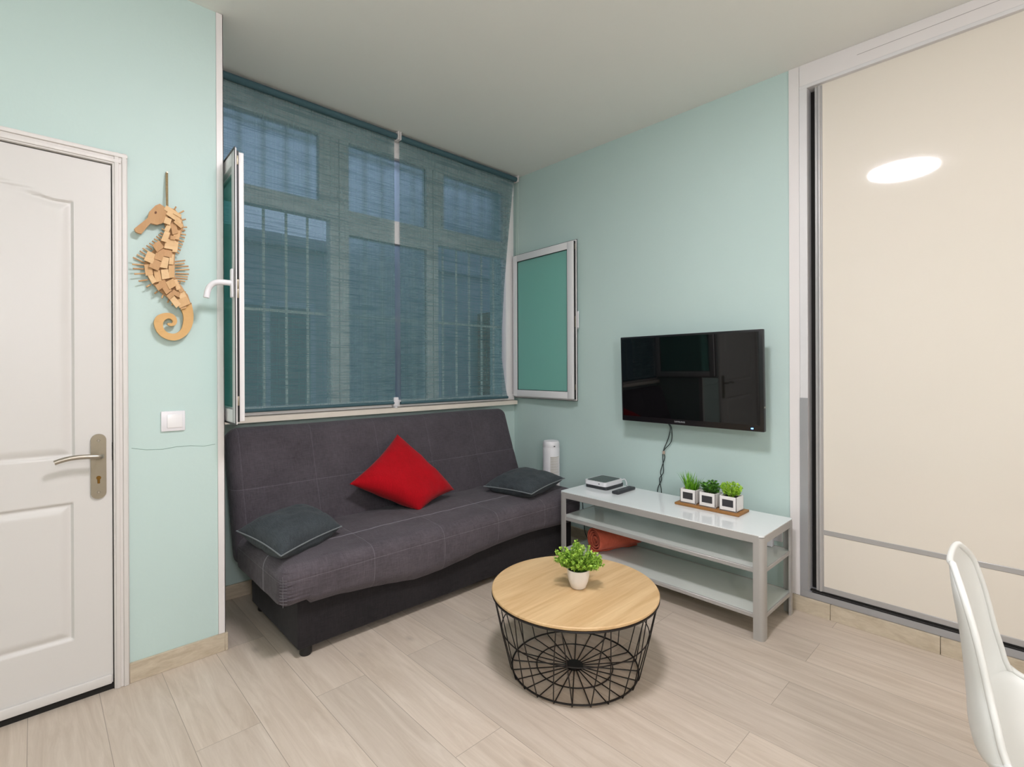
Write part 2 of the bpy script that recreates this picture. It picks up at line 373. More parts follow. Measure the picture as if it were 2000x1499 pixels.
# ------------------------------------------------------------------ room shell
Y_WIN, Y_DOOR, X_ALC = 3.062, 2.522, .615
def xr(y): return 2.942-.0315*(3.062-y)          # the right wall runs slightly out of square
def zc(y): return 2.857-.020*(3.062-y)           # the ceiling falls slightly towards the wardrobe
XL, YB = -1.9, -2.3
struct(MB().box(XL-.15, 3.2, YB-.15, 3.4, -.06, 0).build('floor', floor_material()))
m = MB(); P = [(XL-.15, YB-.15), (3.2, YB-.15), (3.2, 3.4), (XL-.15, 3.4)]
m.prism([(x, y, zc(y)) for x, y in P], (0, 0, .12)); struct(m.build('ceiling', CEIL))
def wall_piece(m, x0, x1, y0, y1, z0, z1=None):
    """box whose top follows the ceiling when z1 is None"""
    a = [(x0, y0), (x1, y0), (x1, y1), (x0, y1)]
    lo = [m.bm.verts.new((x, y, z0)) for x, y in a]; hi = [m.bm.verts.new((x, y, (zc(y) if z1 is None else z1))) for x, y in a]
    m.bm.faces.new(lo[::-1]); m.bm.faces.new(hi)
    for i in range(4): m.bm.faces.new((lo[i], lo[(i+1) % 4], hi[(i+1) % 4], hi[i]))
# window wall with its opening
WX0, WX1, WZ0, WZ1 = .66, 2.90, .985, 2.815
m = MB(); yb = Y_WIN+.26
wall_piece(m, X_ALC-.0, WX0, Y_WIN, yb, 0); wall_piece(m, WX1, 2.942, Y_WIN, yb, 0)
wall_piece(m, WX0, WX1, Y_WIN, yb, 0, WZ0); wall_piece(m, WX0, WX1, Y_WIN, yb, WZ1)
struct(m.build('wall_back', MINT))
# door wall with its opening, and the alcove return
DX0, DX1, DZ1 = -.625, .238, 2.078
m = MB(); wall_piece(m, XL, DX0, Y_DOOR, Y_DOOR+.16, 0); wall_piece(m, DX1, X_ALC-.0, Y_DOOR, Y_DOOR+.16, 0); wall_piece(m, DX0, DX1, Y_DOOR, Y_DOOR+.16, DZ1)
struct(m.build('wall_left', MINT))
m = MB(); wall_piece(m, X_ALC-.14, X_ALC, Y_DOOR+.16, yb, 0); struct(m.build('wall_alcove', MINT))
# right wall, skewed
m = MB(); yA, yB2 = yb, .895
pts = [(xr(yA), yA), (3.2, yA), (3.2, yB2), (xr(yB2), yB2)]
lo = [m.bm.verts.new((x, y, 0)) for x, y in pts]; hi = [m.bm.verts.new((x, y, zc(y))) for x, y in pts]
m.bm.faces.new(lo[::-1]); m.bm.faces.new(hi)
for i in range(4): m.bm.faces.new((lo[i], lo[(i+1) % 4], hi[(i+1) % 4], hi[i]))
struct(m.build('wall_right', MINT))
m = MB(); wall_piece(m, XL-.15, XL, YB-.15, Y_DOOR+.16, 0); struct(m.build('wall_far', MINT))
m = MB(); wall_piece(m, XL, 3.2, YB-.15, YB, 0); struct(m.build('wall_rear', simple('rear_wall_paint', 'e4e0d8', .7)))
m = MB(); wall_piece(m, 3.45, 3.5, YB, .88, 0); wall_piece(m, 2.9, 3.45, YB, -1.68, 0); struct(m.build('wall_niche', CEIL))
# baseboards (tile skirting) with a pale top edge
def skirting(name, pts, h=.077, t=.012, mat=BASEB, joints=()):
    m = MB()
    for (a, b) in zip(pts, pts[1:]):
        a = Vector(a+(0,)); b = Vector(b+(0,)); d = (b-a).normalized(); nrm = Vector((d.y, -d.x, 0))
        m.obox((a+b)/2+nrm*t/2+Vector((0, 0, h/2)), (d, nrm, (0, 0, 1)), ((b-a).length/2, t/2, h/2), .0015, 1)
    return struct(m.build(name, mat))
skirting('baseboard_left', [(DX1+.036, Y_DOOR), (X_ALC, Y_DOOR)], h=.079)
struct(MB().box(X_ALC, X_ALC+.012, Y_DOOR-.012, Y_WIN-.012, 0, .079, .0015, 1).build('baseboard_alcove', BASEB_Y))
skirting('baseboard_back', [(X_ALC+.012, Y_WIN), (xr(Y_WIN)-.012, Y_WIN)])
skirting('baseboard_right', [(xr(3.05), 3.05), (xr(.90), .90)], mat=BASEB_Y)
ck = MB().tube([onY(u, v, Y_DOOR-.0002) for u, v in ((257, 876), (285, 879), (318, 878), (345, 873), (372, 871), (398, 872), (420, 868))], .0012, 6).build('plaster_crack', simple('crack_shade', '8fa9a0', .8), bpy.data.objects['wall_left'])
# white corner strip
struct(MB().box(X_ALC-.024, X_ALC+.004, Y_DOOR-.006, Y_DOOR+.0, .079, zc(Y_DOOR)-.002, .001, 1).box(X_ALC, X_ALC+.004, Y_DOOR-.006, Y_DOOR+.03, .079, zc(Y_DOOR)-.002, .001, 1).build('trim_1', TRIMW))

# ------------------------------------------------------------------ door
door = struct(bpy.data.objects.new('door_1', None)); COL.objects.link(door); door.location = (-.19, Y_DOOR, 0); door['base'] = (-.19, Y_DOOR, 0)
LX0, LX1, LZ0, LZ1 = -.612, .223, .026, 2.062
CX = -.193
def arch_poly():
    r = .112; l = 2*CX-r; pts = [(l, .925), (r, .925), (r, 1.897)]
    # shoulder then rising curve to the crown and down again
    half = [(r-.045, 1.893)]
    for i in range(1, 13):
        t = i/12; x = (r-.045)*(1-t)+CX*t; half.append((x, 1.893+.052*(math.sin(t*math.pi/2)**1.4)))
    pts += half; pts += [(2*CX-x, z) for x, z in reversed(half[:-1])]; pts += [(l, 1.897)]
    return pts
panels = [arch_poly(), [(2*CX-.108, .235), (.108, .235), (.108, .755), (2*CX-.108, .755)]]
def seg_d(px, pz, a, b):
    dx, dz = b[0]-a[0], b[1]-a[1]; t = max(0, min(1, ((px-a[0])*dx+(pz-a[1])*dz)/(dx*dx+dz*dz+1e-12)))
    return math.hypot(px-a[0]-t*dx, pz-a[1]-t*dz)
def inside(px, pz, poly):
    c = False; j = len(poly)-1
    for i in range(len(poly)):
        xi, zi = poly[i]; xj, zj = poly[j]
        if (zi > pz) != (zj > pz) and px < (xj-xi)*(pz-zi)/(zj-zi)+xi: c = not c
        j = i
    return c
def relief(x, z):
    for poly in panels:
        xs = [p[0] for p in poly]; zs = [p[1] for p in poly]
        if min(xs)-.01 < x < max(xs)+.01 and min(zs)-.01 < z < max(zs)+.01:
            if not inside(x, z, poly): return 0
            d = min(seg_d(x, z, poly[i], poly[(i+1) % len(poly)]) for i in range(len(poly)))
            if d < .007: return .009*(d/.007)
            if d < .014: return .009
            if d < .042: return .009-.0085*(math.sin((d-.014)/.028*math.pi/2))
            return .0005
    return 0
def axis_samples(a, b, marks, fine=.004, coarse=.05, reach=.05):
    out = [a]; x = a
    while x < b-1e-6:
        near = any(abs(x-mk) < reach for mk in marks); x += fine if near else min(coarse, max(fine, min([abs(x-mk)-reach for mk in marks if mk > x] or [coarse])))
        out.append(min(x, b))
    return out
xs = axis_samples(LX0, LX1, [2*CX-.112, .112, 2*CX-.07, .07])
zs = axis_samples(LZ0, LZ1, [.235, .755, .925, 1.897, 1.93])
YL = Y_DOOR-.001
m = MB(); m.grid([[(x, YL+relief(x, z), z) for z in zs] for x in xs])
bnd = [(LX0, LZ0), (LX1, LZ0), (LX1, LZ1), (LX0, LZ1)]
for i in range(4):
    (xa, za), (xb, zb) = bnd[i], bnd[(i+1) % 4]; m.bm.faces.new([m.bm.verts.new(p) for p in ((xa, YL, za), (xb, YL, zb), (xb, YL+.04, zb), (xa, YL+.04, za))])
m.bm.faces.new([m.bm.verts.new((x, YL+.04, z)) for x, z in bnd])
leaf = m.build('door_leaf', DOORW, door, smooth=35)
MB().box(LX0+.004, LX1-.004, YL-.012, YL, LZ0+.0, LZ0+.035, .003, 2).build('weather_bar', DOORW, leaf)
# casing with stepped profile
m = MB(); cw = .047
for (a, b, c, d) in ((DX1-.012, DX1+.036, 0, DZ1+.036), (DX0-.036, DX0+.012, 0, DZ1+.036)):
    m.box(a, b, Y_DOOR-.014, Y_DOOR, c, d, .002, 1); k = (b-a)
    m.box(a+k*.12, b-k*.58, Y_DOOR-.019, Y_DOOR-.010, c, d, .003, 2); m.box(a+k*.62, b-k*.06, Y_DOOR-.021, Y_DOOR-.010, c, d, .003, 2)
a, b = DX0-.036, DX1+.036; c, d = DZ1-.012, DZ1+.036; k = d-c
m.box(a, b, Y_DOOR-.0145, Y_DOOR, c, d, .002, 1); m.box(a+.02, b-.02, Y_DOOR-.0195, Y_DOOR-.010, c+k*.12, d-k*.58, .003, 2); m.box(a, b, Y_DOOR-.0215, Y_DOOR-.010, c+k*.62, d-k*.06, .003, 2)
m.build('casing', CASEW, door)
MB().box(DX0, LX0-.003, Y_DOOR+.001, Y_DOOR+.15, 0, DZ1).box(LX1+.006, DX1, Y_DOOR+.001, Y_DOOR+.15, 0, DZ1).box(DX0, DX1, Y_DOOR+.001, Y_DOOR+.15, LZ1+.004, DZ1).build('door_jamb', CASEW, door)
MB().box(DX0, DX1, Y_DOOR-.004, Y_DOOR+.10, 0, .022, .002, 1).build('threshold', DARKGAP, door)
MB().box(DX0, DX1, Y_DOOR+.05, Y_DOOR+.06, 0, DZ1).build('rebate', DARKGAP, door)
# handle set
HX, HZ = .181, .882
pl = [(HX+x, YL-.002, HZ+z) for x, z in (arc(0, .102, .0235, 0, 180, 14)+arc(0, -.102, .0235, 180, 360, 14))]
plate = MB().prism(pl, (0, -.006, 0)).build('handle_plate', NICKEL_D, door)
pts = smooth_path([(HX+.006, YL-.008, .924), (HX+.006, YL-.045, .925), (HX-.004, YL-.056, .926), (HX-.04, YL-.057, .930), (HX-.08, YL-.057, .930), (HX-.11, YL-.056, .924), (HX-.128, YL-.056, .918)], 6)
MB().tube(pts, .0088, 14).build('lever', NICKEL, plate)
m = MB().lathe([(.0075, 0), (.0075, .002)], (0, 0, 0), 20)
for v in m.bm.verts: v.co = Vector((HX+v.co.x, YL-.008-v.co.z, .838+v.co.y))
m.box(HX-.004, HX+.004, YL-.0098, YL-.008, .816, .836, .001, 1); m.build('key_cylinder', BRASS, plate)
for zz in (HZ+.1, HZ-.1):
    m = MB().lathe([(.005, 0), (.004, .0012)], (0, 0, 0), 16)
    for v in m.bm.verts: v.co = Vector((HX+v.co.x, YL-.008-v.co.z, zz+v.co.y))
    m.build('screw', NICKEL, plate)
MB().box(LX1-.001, LX1+.012, Y_DOOR-.001, Y_DOOR+.012, .90, .97).build('strike_plate', DARKGAP, door)

# ------------------------------------------------------------------ window
win = struct(bpy.data.objects.new('window_1', None)); COL.objects.link(win); win.location = (1.78, Y_WIN, WZ0); win['base'] = (1.78, Y_WIN, WZ0)
FY0, FY1 = 3.020, 3.085
m = MB()
def fb(x0, x1, z0, z1, y0=FY0, y1=FY1, bev=.004): m.box(x0, x1, y0, y1, z0, z1, bev, 2)
fb(WX0-.02, WX1+.005, 1.0, 1.048); fb(WX0-.02, WX1+.005, 2.695, 2.83)                      # bottom, top
fb(WX0-.018, .70, 1.01, 2.82, FY0+.0015); fb(2.815, WX1+.003, 1.01, 2.82, FY0+.0015)                                # jambs
fb(1.332, 1.455, 1.01, 2.82, FY0+.0015); fb(2.043, 2.142, 1.01, 2.82, FY0+.0015)                                   # mullions
fb(.69, 1.34, 2.185, 2.288, FY0+.003); fb(1.45, 2.05, 2.112, 2.268, FY0+.003); fb(2.135, 2.82, 2.165, 2.292, FY0+.003)   # transoms
for x0, x1 in ((.69, 1.275), (1.46, 2.04), (2.197, 2.79)):                                 # beads of the top lights
    pass
fb(1.265, 1.34, 2.28, 2.70, FY0+.006, FY1-.01); fb(2.14, 2.196, 2.285, 2.70, FY0+.006, FY1-.01); fb(2.785, 2.82, 2.285, 2.70, FY0+.006, FY1-.01)
frame = m.build('window_frame', WHITE_PVC, win)
m = MB()
for x in (1.388, 2.095): m.box(x-.001, x+.001, FY0-.001, FY0+.002, 1.05, 2.70)
m.build('joint_line', BLACK, win)
for (x0, x1, z0, z1, mt, y) in ((.69, 1.275, 2.285, 2.70, FROST, 3.05), (1.455, 2.045, 2.265, 2.70, FROST, 3.05), (2.195, 2.79, 2.288, 2.70, FROST, 3.05), (1.455, 2.045, 1.045, 2.115, FROST, 3.05)):
    MB().box(x0, x1, y, y+.006, z0, z1).build('pane', mt, win)
    g = .004; k = MB()
    for q in ((x0, x1, z0, z0+g), (x0, x1, z1-g, z1), (x0, x0+g, z0, z1), (x1-g, x1, z0, z1)): k.box(q[0], q[1], y-.006, y, q[2], q[3])
    k.build('gasket', BLACK, win)
for zz in (2.42, 1.9):
    pass
m = MB(); m.box(1.372, 1.382, FY0-.012, FY0, 2.33, 2.40, .003, 2); m.build('latch', WHITE_PVC, win)
m = MB(); m.box(2.165, 2.175, FY0-.012, FY0, 2.31, 2.38, .003, 2); m.build('latch', WHITE_PVC, win)
# inner sill board
MB().prism([(.66, 2.985, .965), (.66, 3.075, .965), (.66, 3.075, 1.0), (.66, 2.985, .995)], (WX1+.005-.66, 0, 0)).build('window_sill', simple('sill_cream', 'e6ddd0', .4), win)

def sash(hinge, free, nrm, z0, z1, handle, hd=1.0, hs=.032):
    """open casement leaf: hinge/free 2D points, nrm = direction its outdoor face looks"""
    h = Vector(hinge+(0,)); f = Vector(free+(0,)); w = (f-h).length; sd = (f-h).normalized(); n = Vector(nrm+(0,)); n = (n-sd*n.dot(sd)).normalized(); td = -n; up = Vector((0, 0, 1))
    def bx(mm, s0, s1, t0, t1, a, b, bev=.002): mm.obox(h+sd*(s0+s1)/2+td*(t0+t1)/2+up*(a+b)/2, (sd, td, up), ((s1-s0)/2, (t1-t0)/2, (b-a)/2), bev, 2)
    def ring(mm, s0, s1, t0, t1, a, b, g, bev=.002):
        bx(mm, s0, s0+g, t0, t1, a, b, bev); bx(mm, s1-g, s1, t0, t1, a, b, bev); bx(mm, s0+g*.9, s1-g*.9, t0, t1, a, a+g, bev); bx(mm, s0+g*.9, s1-g*.9, t0, t1, b-g, b, bev)
    mm = MB(); e = .012
    ring(mm, e, w-e, 0, .020, z0+e, z1-e, .052); ring(mm, .0, w, .031, .037, z0, z1, .060, .001); ring(mm, e+.012, w-e-.012, .018, .032, z0+e+.012, z1-e-.012, .035, 0)
    s = mm.build('sash', WHITE_PVC, win)
    mm = MB(); ring(mm, e-.006, w-e+.006, .021, .0305, z0+e-.002, z1-e+.002, .020, 0); ring(mm, -.003, w+.003, .0365, .039, z0-.004, z1+.004, .008, 0); mm.build('hardware_groove', BLACK, s)
    mm = MB(); g = e+.050; ring(mm, g, w-g, .002, .008, z0+g, z1-g, .006, 0); mm.build('gasket', BLACK, s)
    mm = MB(); bx(mm, g, w-g, .010, .016, z0+g, z1-g, 0); mm.build('glass', SASHGLASS, s)
    # bolts and keeps in the groove
    mm = MB()
    for zz in (z1-.05, (z0+z1)/2+.01, (z0+z1)/2-.03, z0+.1): bx(mm, w-e+.000, w-e+.009, .022, .030, zz-.02, zz+.02, .002)
    mm.build('lock_strip', NICKEL_D, s)
    # hinges
    mm = MB()
    for zz in (z0+.09, z1-.09): mm.tube([h+td*.035-sd*.004+up*(zz-.04), h+td*.035-sd*.004+up*(zz+.04)], .008, 10)
    mm.build('hinge', WHITE_PVC, s)
    # handle on the indoor face
    hz = handle; mm = MB(); s0 = w-hs; t0 = .037
    bx(mm, s0-.014, s0+.014, t0, t0+.012, hz-.062, hz+.062, .005)
    c = h+sd*s0
    q = smooth_path([c+td*(t0+.01*hd)+up*hz, c+td*(t0+.045*hd)+up*hz, c+td*(t0+.072*hd)+up*(hz-.006)-sd*.01, c+td*(t0+.090*hd)+up*(hz-.03)-sd*.02, c+td*(t0+.098*hd)+up*(hz-.068)-sd*.02], 6)
    mm.tube(q, [.012 if hd == 1 else .008]*len(q), 12); mm.build('handle', PLASTW, s)
    return s
sash((.683, 3.018), (.657, 2.345), (1, 0), 1.022, 2.198, 1.625)
sash((2.872, 3.012), (2.832, 2.325), (-1, 0), 1.022, 2.198, 1.615, .30, .004)

# ------------------------------------------------------------------ outside: bars and the neighbouring house
gr = thing('security_grille', (1.78, 3.17, .99), 'pale metal security bars outside the window behind the roller blinds', 'window bars')
for i in range(17):
    x = .73+.1296*i; MB().tube([(x, 3.17, .99), (x, 3.17, 2.812)], .0085, 8).build('bar', simple('painted_bar', 'dfe3d8', .5) if i == 0 else bpy.data.materials['painted_bar'], gr)
for z in (1.612, 1.02, 2.7): MB().box(.664, 2.896, 3.166, 3.174, z-.008, z+.008).build('rail', bpy.data.materials['painted_bar'], gr)
nb = thing('neighbouring_building', (1.8, 5.3, -1.0), 'blue-grey building wall with windows seen dimly outside through the blinds', 'building')
MB().box(3.2, 8.5, 5.3, 5.6, 2.62, 3.3).box(-3.5, 8.5, 5.3, 5.6, -1, 2.62).box(-3.6, 8.6, 5.2, 5.3, 2.50, 2.62, .01).build('facade', OUTWALL, nb)
for x in (-.4, 1.2, 2.8, 4.4):
    f = MB().box(x, x+.95, 5.25, 5.31, .75, 1.95).build('window', simple('outside_frame', 'aab2bd', .6) if x < 0 else bpy.data.materials['outside_frame'], nb)
    MB().box(x+.06, x+.45, 5.24, 5.26, .81, 1.89).box(x+.5, x+.89, 5.24, 5.26, .81, 1.89).build('window_pane', OUTDARK, f)
MB().box(-3.5, 8.5, 5.2, 5.3, .45, .6).build('ledge', bpy.data.materials['outside_frame'], nb)
tag(MB().box(4.3, 4.5, 3.5, 5.18, -1, 2.0).build('garden_wall', OUTBROWN, origin=(4.4, 4.3, -1)), 'reddish brown wall outside glimpsed beside the edge of the right blind', 'wall')
struct(MB().box(-4, 9, 3.33, 5.3, -1.06, -1.0).build('ground', OUTWALL))

# ------------------------------------------------------------------ roller blinds
def blind(x0, x1, edge, label, chain_x, zb):
    y = 2.975; zt = zc(y)-.033
    t = thing('roller_blind', ((x0+x1)/2, y, 1.0), label, 'roller blind', 'roller blinds over the window')
    MB().tube([(x0-.005, y+.004, zt), (x1+.005, y+.004, zt)], .0195, 20).build('roller', BLIND_ROLL, t)
    rows = []; nz, nx = 60, 24
    for i in range(nz+1):
        z = zt-.0+(zb-zt)*i/nz; xe = edge(z) if edge else x1; row = []
        for j in range(nx+1):
            s = j/nx; x = x0+(xe-x0)*s
            yy = y+.020-.0+.030*(i/nz)*0-.006*math.sin(s*5+z*1.3)*(i/nz) + (.02*(s**8)*math.sin(math.pi*i/nz) if edge else 0)
            row.append((x, yy, z))
        rows.append(row)
    # hem pocket at the foot
    MB().grid(rows).build('cloth', BLIND, t, recalc=False)
    MB().tube([(x0, y+.02, zb), (x1 if not edge else edge(zb), y+.02, zb)], .010, 10).build('bottom_bar', BLIND_ROLL, t)
    for x in (x0-.012, x1+.012):
        b = MB(); b.box(x-.004, x+.004, y-.022, y+.03, zt-.024, zc(y)-.003, .003, 2); b.box(x-.006, x+.006, y-.022, y+.03, zc(y)-.008, zc(y)-.003, .001, 1)
        b.build('bracket', TRIMW, t)
    if chain_x:
        b = MB()
        for dx in (-.007, .007):
            b.tube(smooth_path([(chain_x+dx, y-.012, zt), (chain_x+dx*1.2-.01, y-.01, 2.2), (chain_x+dx-.03, y-.01, 1.7), (chain_x+dx*.6-.03, y-.01, 1.32)], 8), .0016, 6)
        b.tube([(chain_x-.0035-.03, y-.01, 1.325), (chain_x-.03, y-.01, 1.315), (chain_x+.0035-.03, y-.01, 1.325)], .0016, 6)
        b.build('cord', simple('blind_cord', 'cfe0d6', .6), t)
    return t
blind(.715, 1.765, None, 'wider grey-blue translucent roller blind on the left, behind the open casement', None, 1.030)
def redge(z):
    K = [(1.04, 2.80), (1.095, 2.785), (1.34, 2.748), (1.59, 2.757), (1.93, 2.786), (2.39, 2.835), (2.77, 2.877), (2.9, 2.888)]
    for (a, xa), (b, xb) in zip(K, K[1:]):
        if z <= b: return xa+(xb-xa)*(z-a)/(b-a)
    return 2.888
blind(1.805, 2.885, redge, 'grey-blue translucent roller blind on the right with a curling edge by the corner', 2.898, 1.026)
b = thing('blind_cord_holder', (1.765, 2.98, .995), 'small white clip holding the blind foot in the gap between both blinds', 'clip')
MB().box(1.752, 1.786, 2.985, 3.015, 1.008, 1.068, .004, 2).build('clip_body', PLASTW, b)
MB().box(1.757, 1.777, 2.985, 3.012, .996, 1.006, .003, 2).build('clip_foot', PLASTW, b)

# ------------------------------------------------------------------ built-in wardrobe with sliding door
WXF = 2.868
wd = thing('sliding_wardrobe', (WXF, -.3, 0), 'tall built-in wardrobe with glossy cream sliding doors and grey metal rails', 'wardrobe')
zt = zc(.4)
m = MB()
m.prism([(WXF, .902, .077), (WXF, -1.66, .077), (WXF, -1.66, zc(-1.66)-.001), (WXF, .902, zc(.902)-.001)][:0] or [(WXF, .902, .118), (WXF, .852, .118), (WXF, .852, zc(.852)-.001), (WXF, .902, zc(.902)-.001)], (.55, 0, 0))
m.box(WXF+.0005, WXF+.03, .853, .9015, .0775, .12)
a = [(WXF, .853, 2.704), (WXF, -1.66, 2.704), (WXF, -1.66, zc(-1.66)-.001), (WXF, .853, zc(.853)-.001)]
m.prism(a, (.02, 0, 0))
m.build('surround', TRIMW, wd)
MB().box(WXF-.001, WXF+.02, -1.66, .60, 2.755, 2.7565).build('cover_joint', simple('joint_grey', 'a39c98', .6), wd)
tr = MB().box(WXF-.0045, WXF+.09, -1.66, .853, 2.684, 2.703, .002, 1).box(WXF-.004, WXF+.089, .815, .8525, .108, 2.69, .002, 1).build('track', simple('track_white_metal', 'e2e0e0', .35, metal=.1), wd)
MB().box(WXF-.006, WXF+.0905, -1.66, .8535, .0775, .112, .002, 1).box(WXF-.0055, WXF+.004, .8155, .853, .10, 1.1, .001, 1).build('bottom_track', simple('track_grey_metal', 'a9a9ab', .4, metal=.3), wd)
MB().box(WXF-.0065, WXF+.005, -1.66, .80, .112, .1135).box(WXF+.01, WXF+.012, -1.66, .81, .112, .122).box(WXF+.02, WXF+.022, -1.66, .81, .112, .122).build('track_groove', DARKGAP, wd)
def slide(y0, y1, x):
    d = MB().box(x, x+.022, y0, y1, .150, 2.694).build('sliding_door', CREAM, wd)
    MB().box(x-.003, x+.028, y0, y1, .122, .150, .002, 1).build('bottom_rail', ALU, d); MB().box(x-.002, x+.028, y0, y1, 2.69, 2.70, .001, 1).build('top_rail', ALU, d)
    m = MB().box(x-.003, x+.001, y0, y1, .411, .435, .002, 1); m.build('cross_rail', ALU, d)
    for s in (y0, y1-.034):
        m = MB(); m.box(x-.004, x+.028, s, s+.034, .122, 2.68, .002, 1); m.tube([(x-.003, s+.014, .124), (x-.003, s+.014, 2.678)], .009, 12); m.build('stile', ALU, d)
slide(-.45, .785, WXF+.016); slide(-1.64, -.40, WXF+.052)
MB().box(WXF+.06, WXF+.07, .78, .816, .12, 2.684).build('gap', DARKGAP, wd)
MB().box(WXF+.54, WXF+.55, -1.66, .89, .08, 2.7).box(WXF+.002, WXF+.55, -1.66, .88, .001, .076).build('carcass', DARKGAP, wd)
m = MB()
for y0, y1 in ((.90, .718), (.716, .30), (.298, -.32), (-.322, -.94), (-.942, -1.66)): m.box(WXF-.014, WXF, y1, y0, 0, .077, .001, 1)
struct(m.build('baseboard_wardrobe', BASEB_Y))

# ------------------------------------------------------------------ ceiling lamp (seen only as a reflection)
lz = zc(LAMP_XY[1])
lt = thing('ceiling_light', (LAMP_XY[0], LAMP_XY[1], lz), 'round white flat ceiling light whose glow reflects in the wardrobe door', 'ceiling light')
MB().lathe([(.226, 0), (.226, -.010), (.221, -.012), (.216, -.010), (.216, 0)], (LAMP_XY[0], LAMP_XY[1], lz), 64, caps=False).build('housing', PLASTW, lt)
MB().lathe([(.001, -.036), (.10, -.0355), (.17, -.033), (.206, -.028), (.216, -.020), (.216, -.010), (.001, -.010)], (LAMP_XY[0], LAMP_XY[1], lz), 64).build('diffuser', emit('lamp_glow', (.99, .975, 1), LAMP_STRENGTH*1.1), lt)
PX, PY, PZL = -.20, -1.30, 1.90  # unseen hanging globe, added behind the camera to brighten ceiling and walls
l2 = thing('added_fill_globe', (PX, PY, zc(PY)), 'white globe fill light added out of view behind the camera', 'fill light')
MB().lathe([(.001, 0), (.05, 0), (.05, -.02), (.02, -.03), (.001, -.03)], (PX, PY, zc(PY)), 32).build('ceiling_rose', PLASTW, l2)
MB().tube([(PX, PY, zc(PY)-.02), (PX, PY, PZL+.16)], .003, 8).build('cord', PLASTW, l2)
MB().lathe([(.16*math.sin(math.pi*k/24)+.0005, -.16*math.cos(math.pi*k/24)) for k in range(25)], (PX, PY, PZL), 40).build('globe', emit('fill_glow', (.99, .975, 1), LAMP_STRENGTH*.85), l2)

# ------------------------------------------------------------------ light switch
sw = thing('light_switch', (.425, Y_DOOR, 1.04), 'white square rocker light switch on the mint wall beside the door', 'light switch')
pl = MB().box(.382, .468, Y_DOOR-.009, Y_DOOR, .998, 1.082, .003, 2).build('plate', PLASTW, sw)
MB().box(.403, .457, Y_DOOR-.0125, Y_DOOR-.008, 1.012, 1.068, .0015, 2).build('rocker', simple('rocker_white', 'f0eeee', .25), sw)

# ------------------------------------------------------------------ driftwood seahorse
YS = 2.500
def sp(x, y, d=0): return onY(240+x/3.944, 320+y/3.944, YS-d)
sh = thing('seahorse_ornament', (.40, Y_DOOR, 1.70), 'driftwood seahorse wall ornament hanging from a rope', 'wall ornament')
def slab(name, pts, mat, th, d0, parent=sh):
    P = [sp(x, y, d0) for x, y in pts]
    return MB().prism(P, (0, th, 0)).build(name, mat, parent, smooth=30)
head = slab('head', [(88, 500), (98, 522), (120, 535), (145, 540), (160, 520), (185, 490), (215, 458), (262, 470), (300, 460), (332, 440), (350, 400), (348, 368), (325, 335), (285, 308), (250, 322), (205, 368), (190, 418), (150, 450)], DRIFT3, .014, .014)
MB().prism([sp(253+9*math.cos(a*.5236), 376+10*math.sin(a*.5236), .0160) for a in range(12)], (0, .003, 0)).build('eye', simple('knot_brown', '6b4023', .6), head)
slab('body', [(330, 330), (400, 350), (450, 410), (470, 490), (440, 560), (415, 640), (400, 720), (400, 860), (420, 920), (500, 1010), (525, 1085), (470, 1130), (380, 1060), (280, 980), (200, 890), (165, 790), (180, 720), (260, 640), (310, 560), (330, 500), (315, 430)], DRIFT3, .010, .004)
outer = [(530, 1080), (545, 1170), (532, 1255), (485, 1325), (405, 1362), (322, 1345), (265, 1298), (240, 1230), (258, 1178), (310, 1152), (370, 1152), (408, 1180), (418, 1218), (400, 1246), (362, 1250), (340, 1236)]
inner = [(352, 1226), (378, 1228), (385, 1212), (365, 1194), (338, 1196), (312, 1222), (314, 1268), (348, 1302), (402, 1308), (445, 1282), (464, 1230), (466, 1170), (445, 1110)]
o2 = [(p.x, p.y) for p in smooth_path([(x, y, 0) for x, y in outer], 3)]; i2 = [(p.x, p.y) for p in smooth_path([(x, y, 0) for x, y in inner], 3)]
slab('tail', o2+i2, TAILW, .014, .008)
slats = [(385, 372, 75, 20, 32), (395, 412, 70, 16, 34), (345, 440, 28, 26, 20), (350, 490, 20, 34, 30), (395, 500, 24, 44, -12), (430, 460, 40, 18, 40), (415, 545, 26, 40, 10),
         (385, 570, 20, 16, 10), (330, 560, 24, 44, 22), (365, 620, 44, 40, 12), (405, 640, 20, 44, 8), (270, 635, 34, 36, -35), (350, 690, 34, 30, 14), (285, 695, 34, 52, 20), (210, 720, 38, 42, 24),
         (375, 735, 18, 44, 6), (322, 760, 30, 46, 12), (250, 775, 42, 40, 24), (198, 815, 30, 46, -8), (375, 830, 24, 52, 0), (325, 850, 30, 40, -8), (268, 865, 26, 48, -10), (225, 885, 20, 40, -28),
         (372, 925, 34, 34, -28), (415, 930, 18, 44, -22), (325, 945, 28, 60, -34), (280, 945, 26, 26, -30), (440, 960, 20, 34, -32), (410, 1000, 34, 18, 30), (365, 1015, 26, 20, -40), (455, 1010, 28, 36, -25),
         (400, 1060, 24, 50, -38), (465, 1065, 46, 36, -22), (465, 1105, 24, 14, -15), (420, 390, 34, 12, 30)]
rs = random.Random(3)
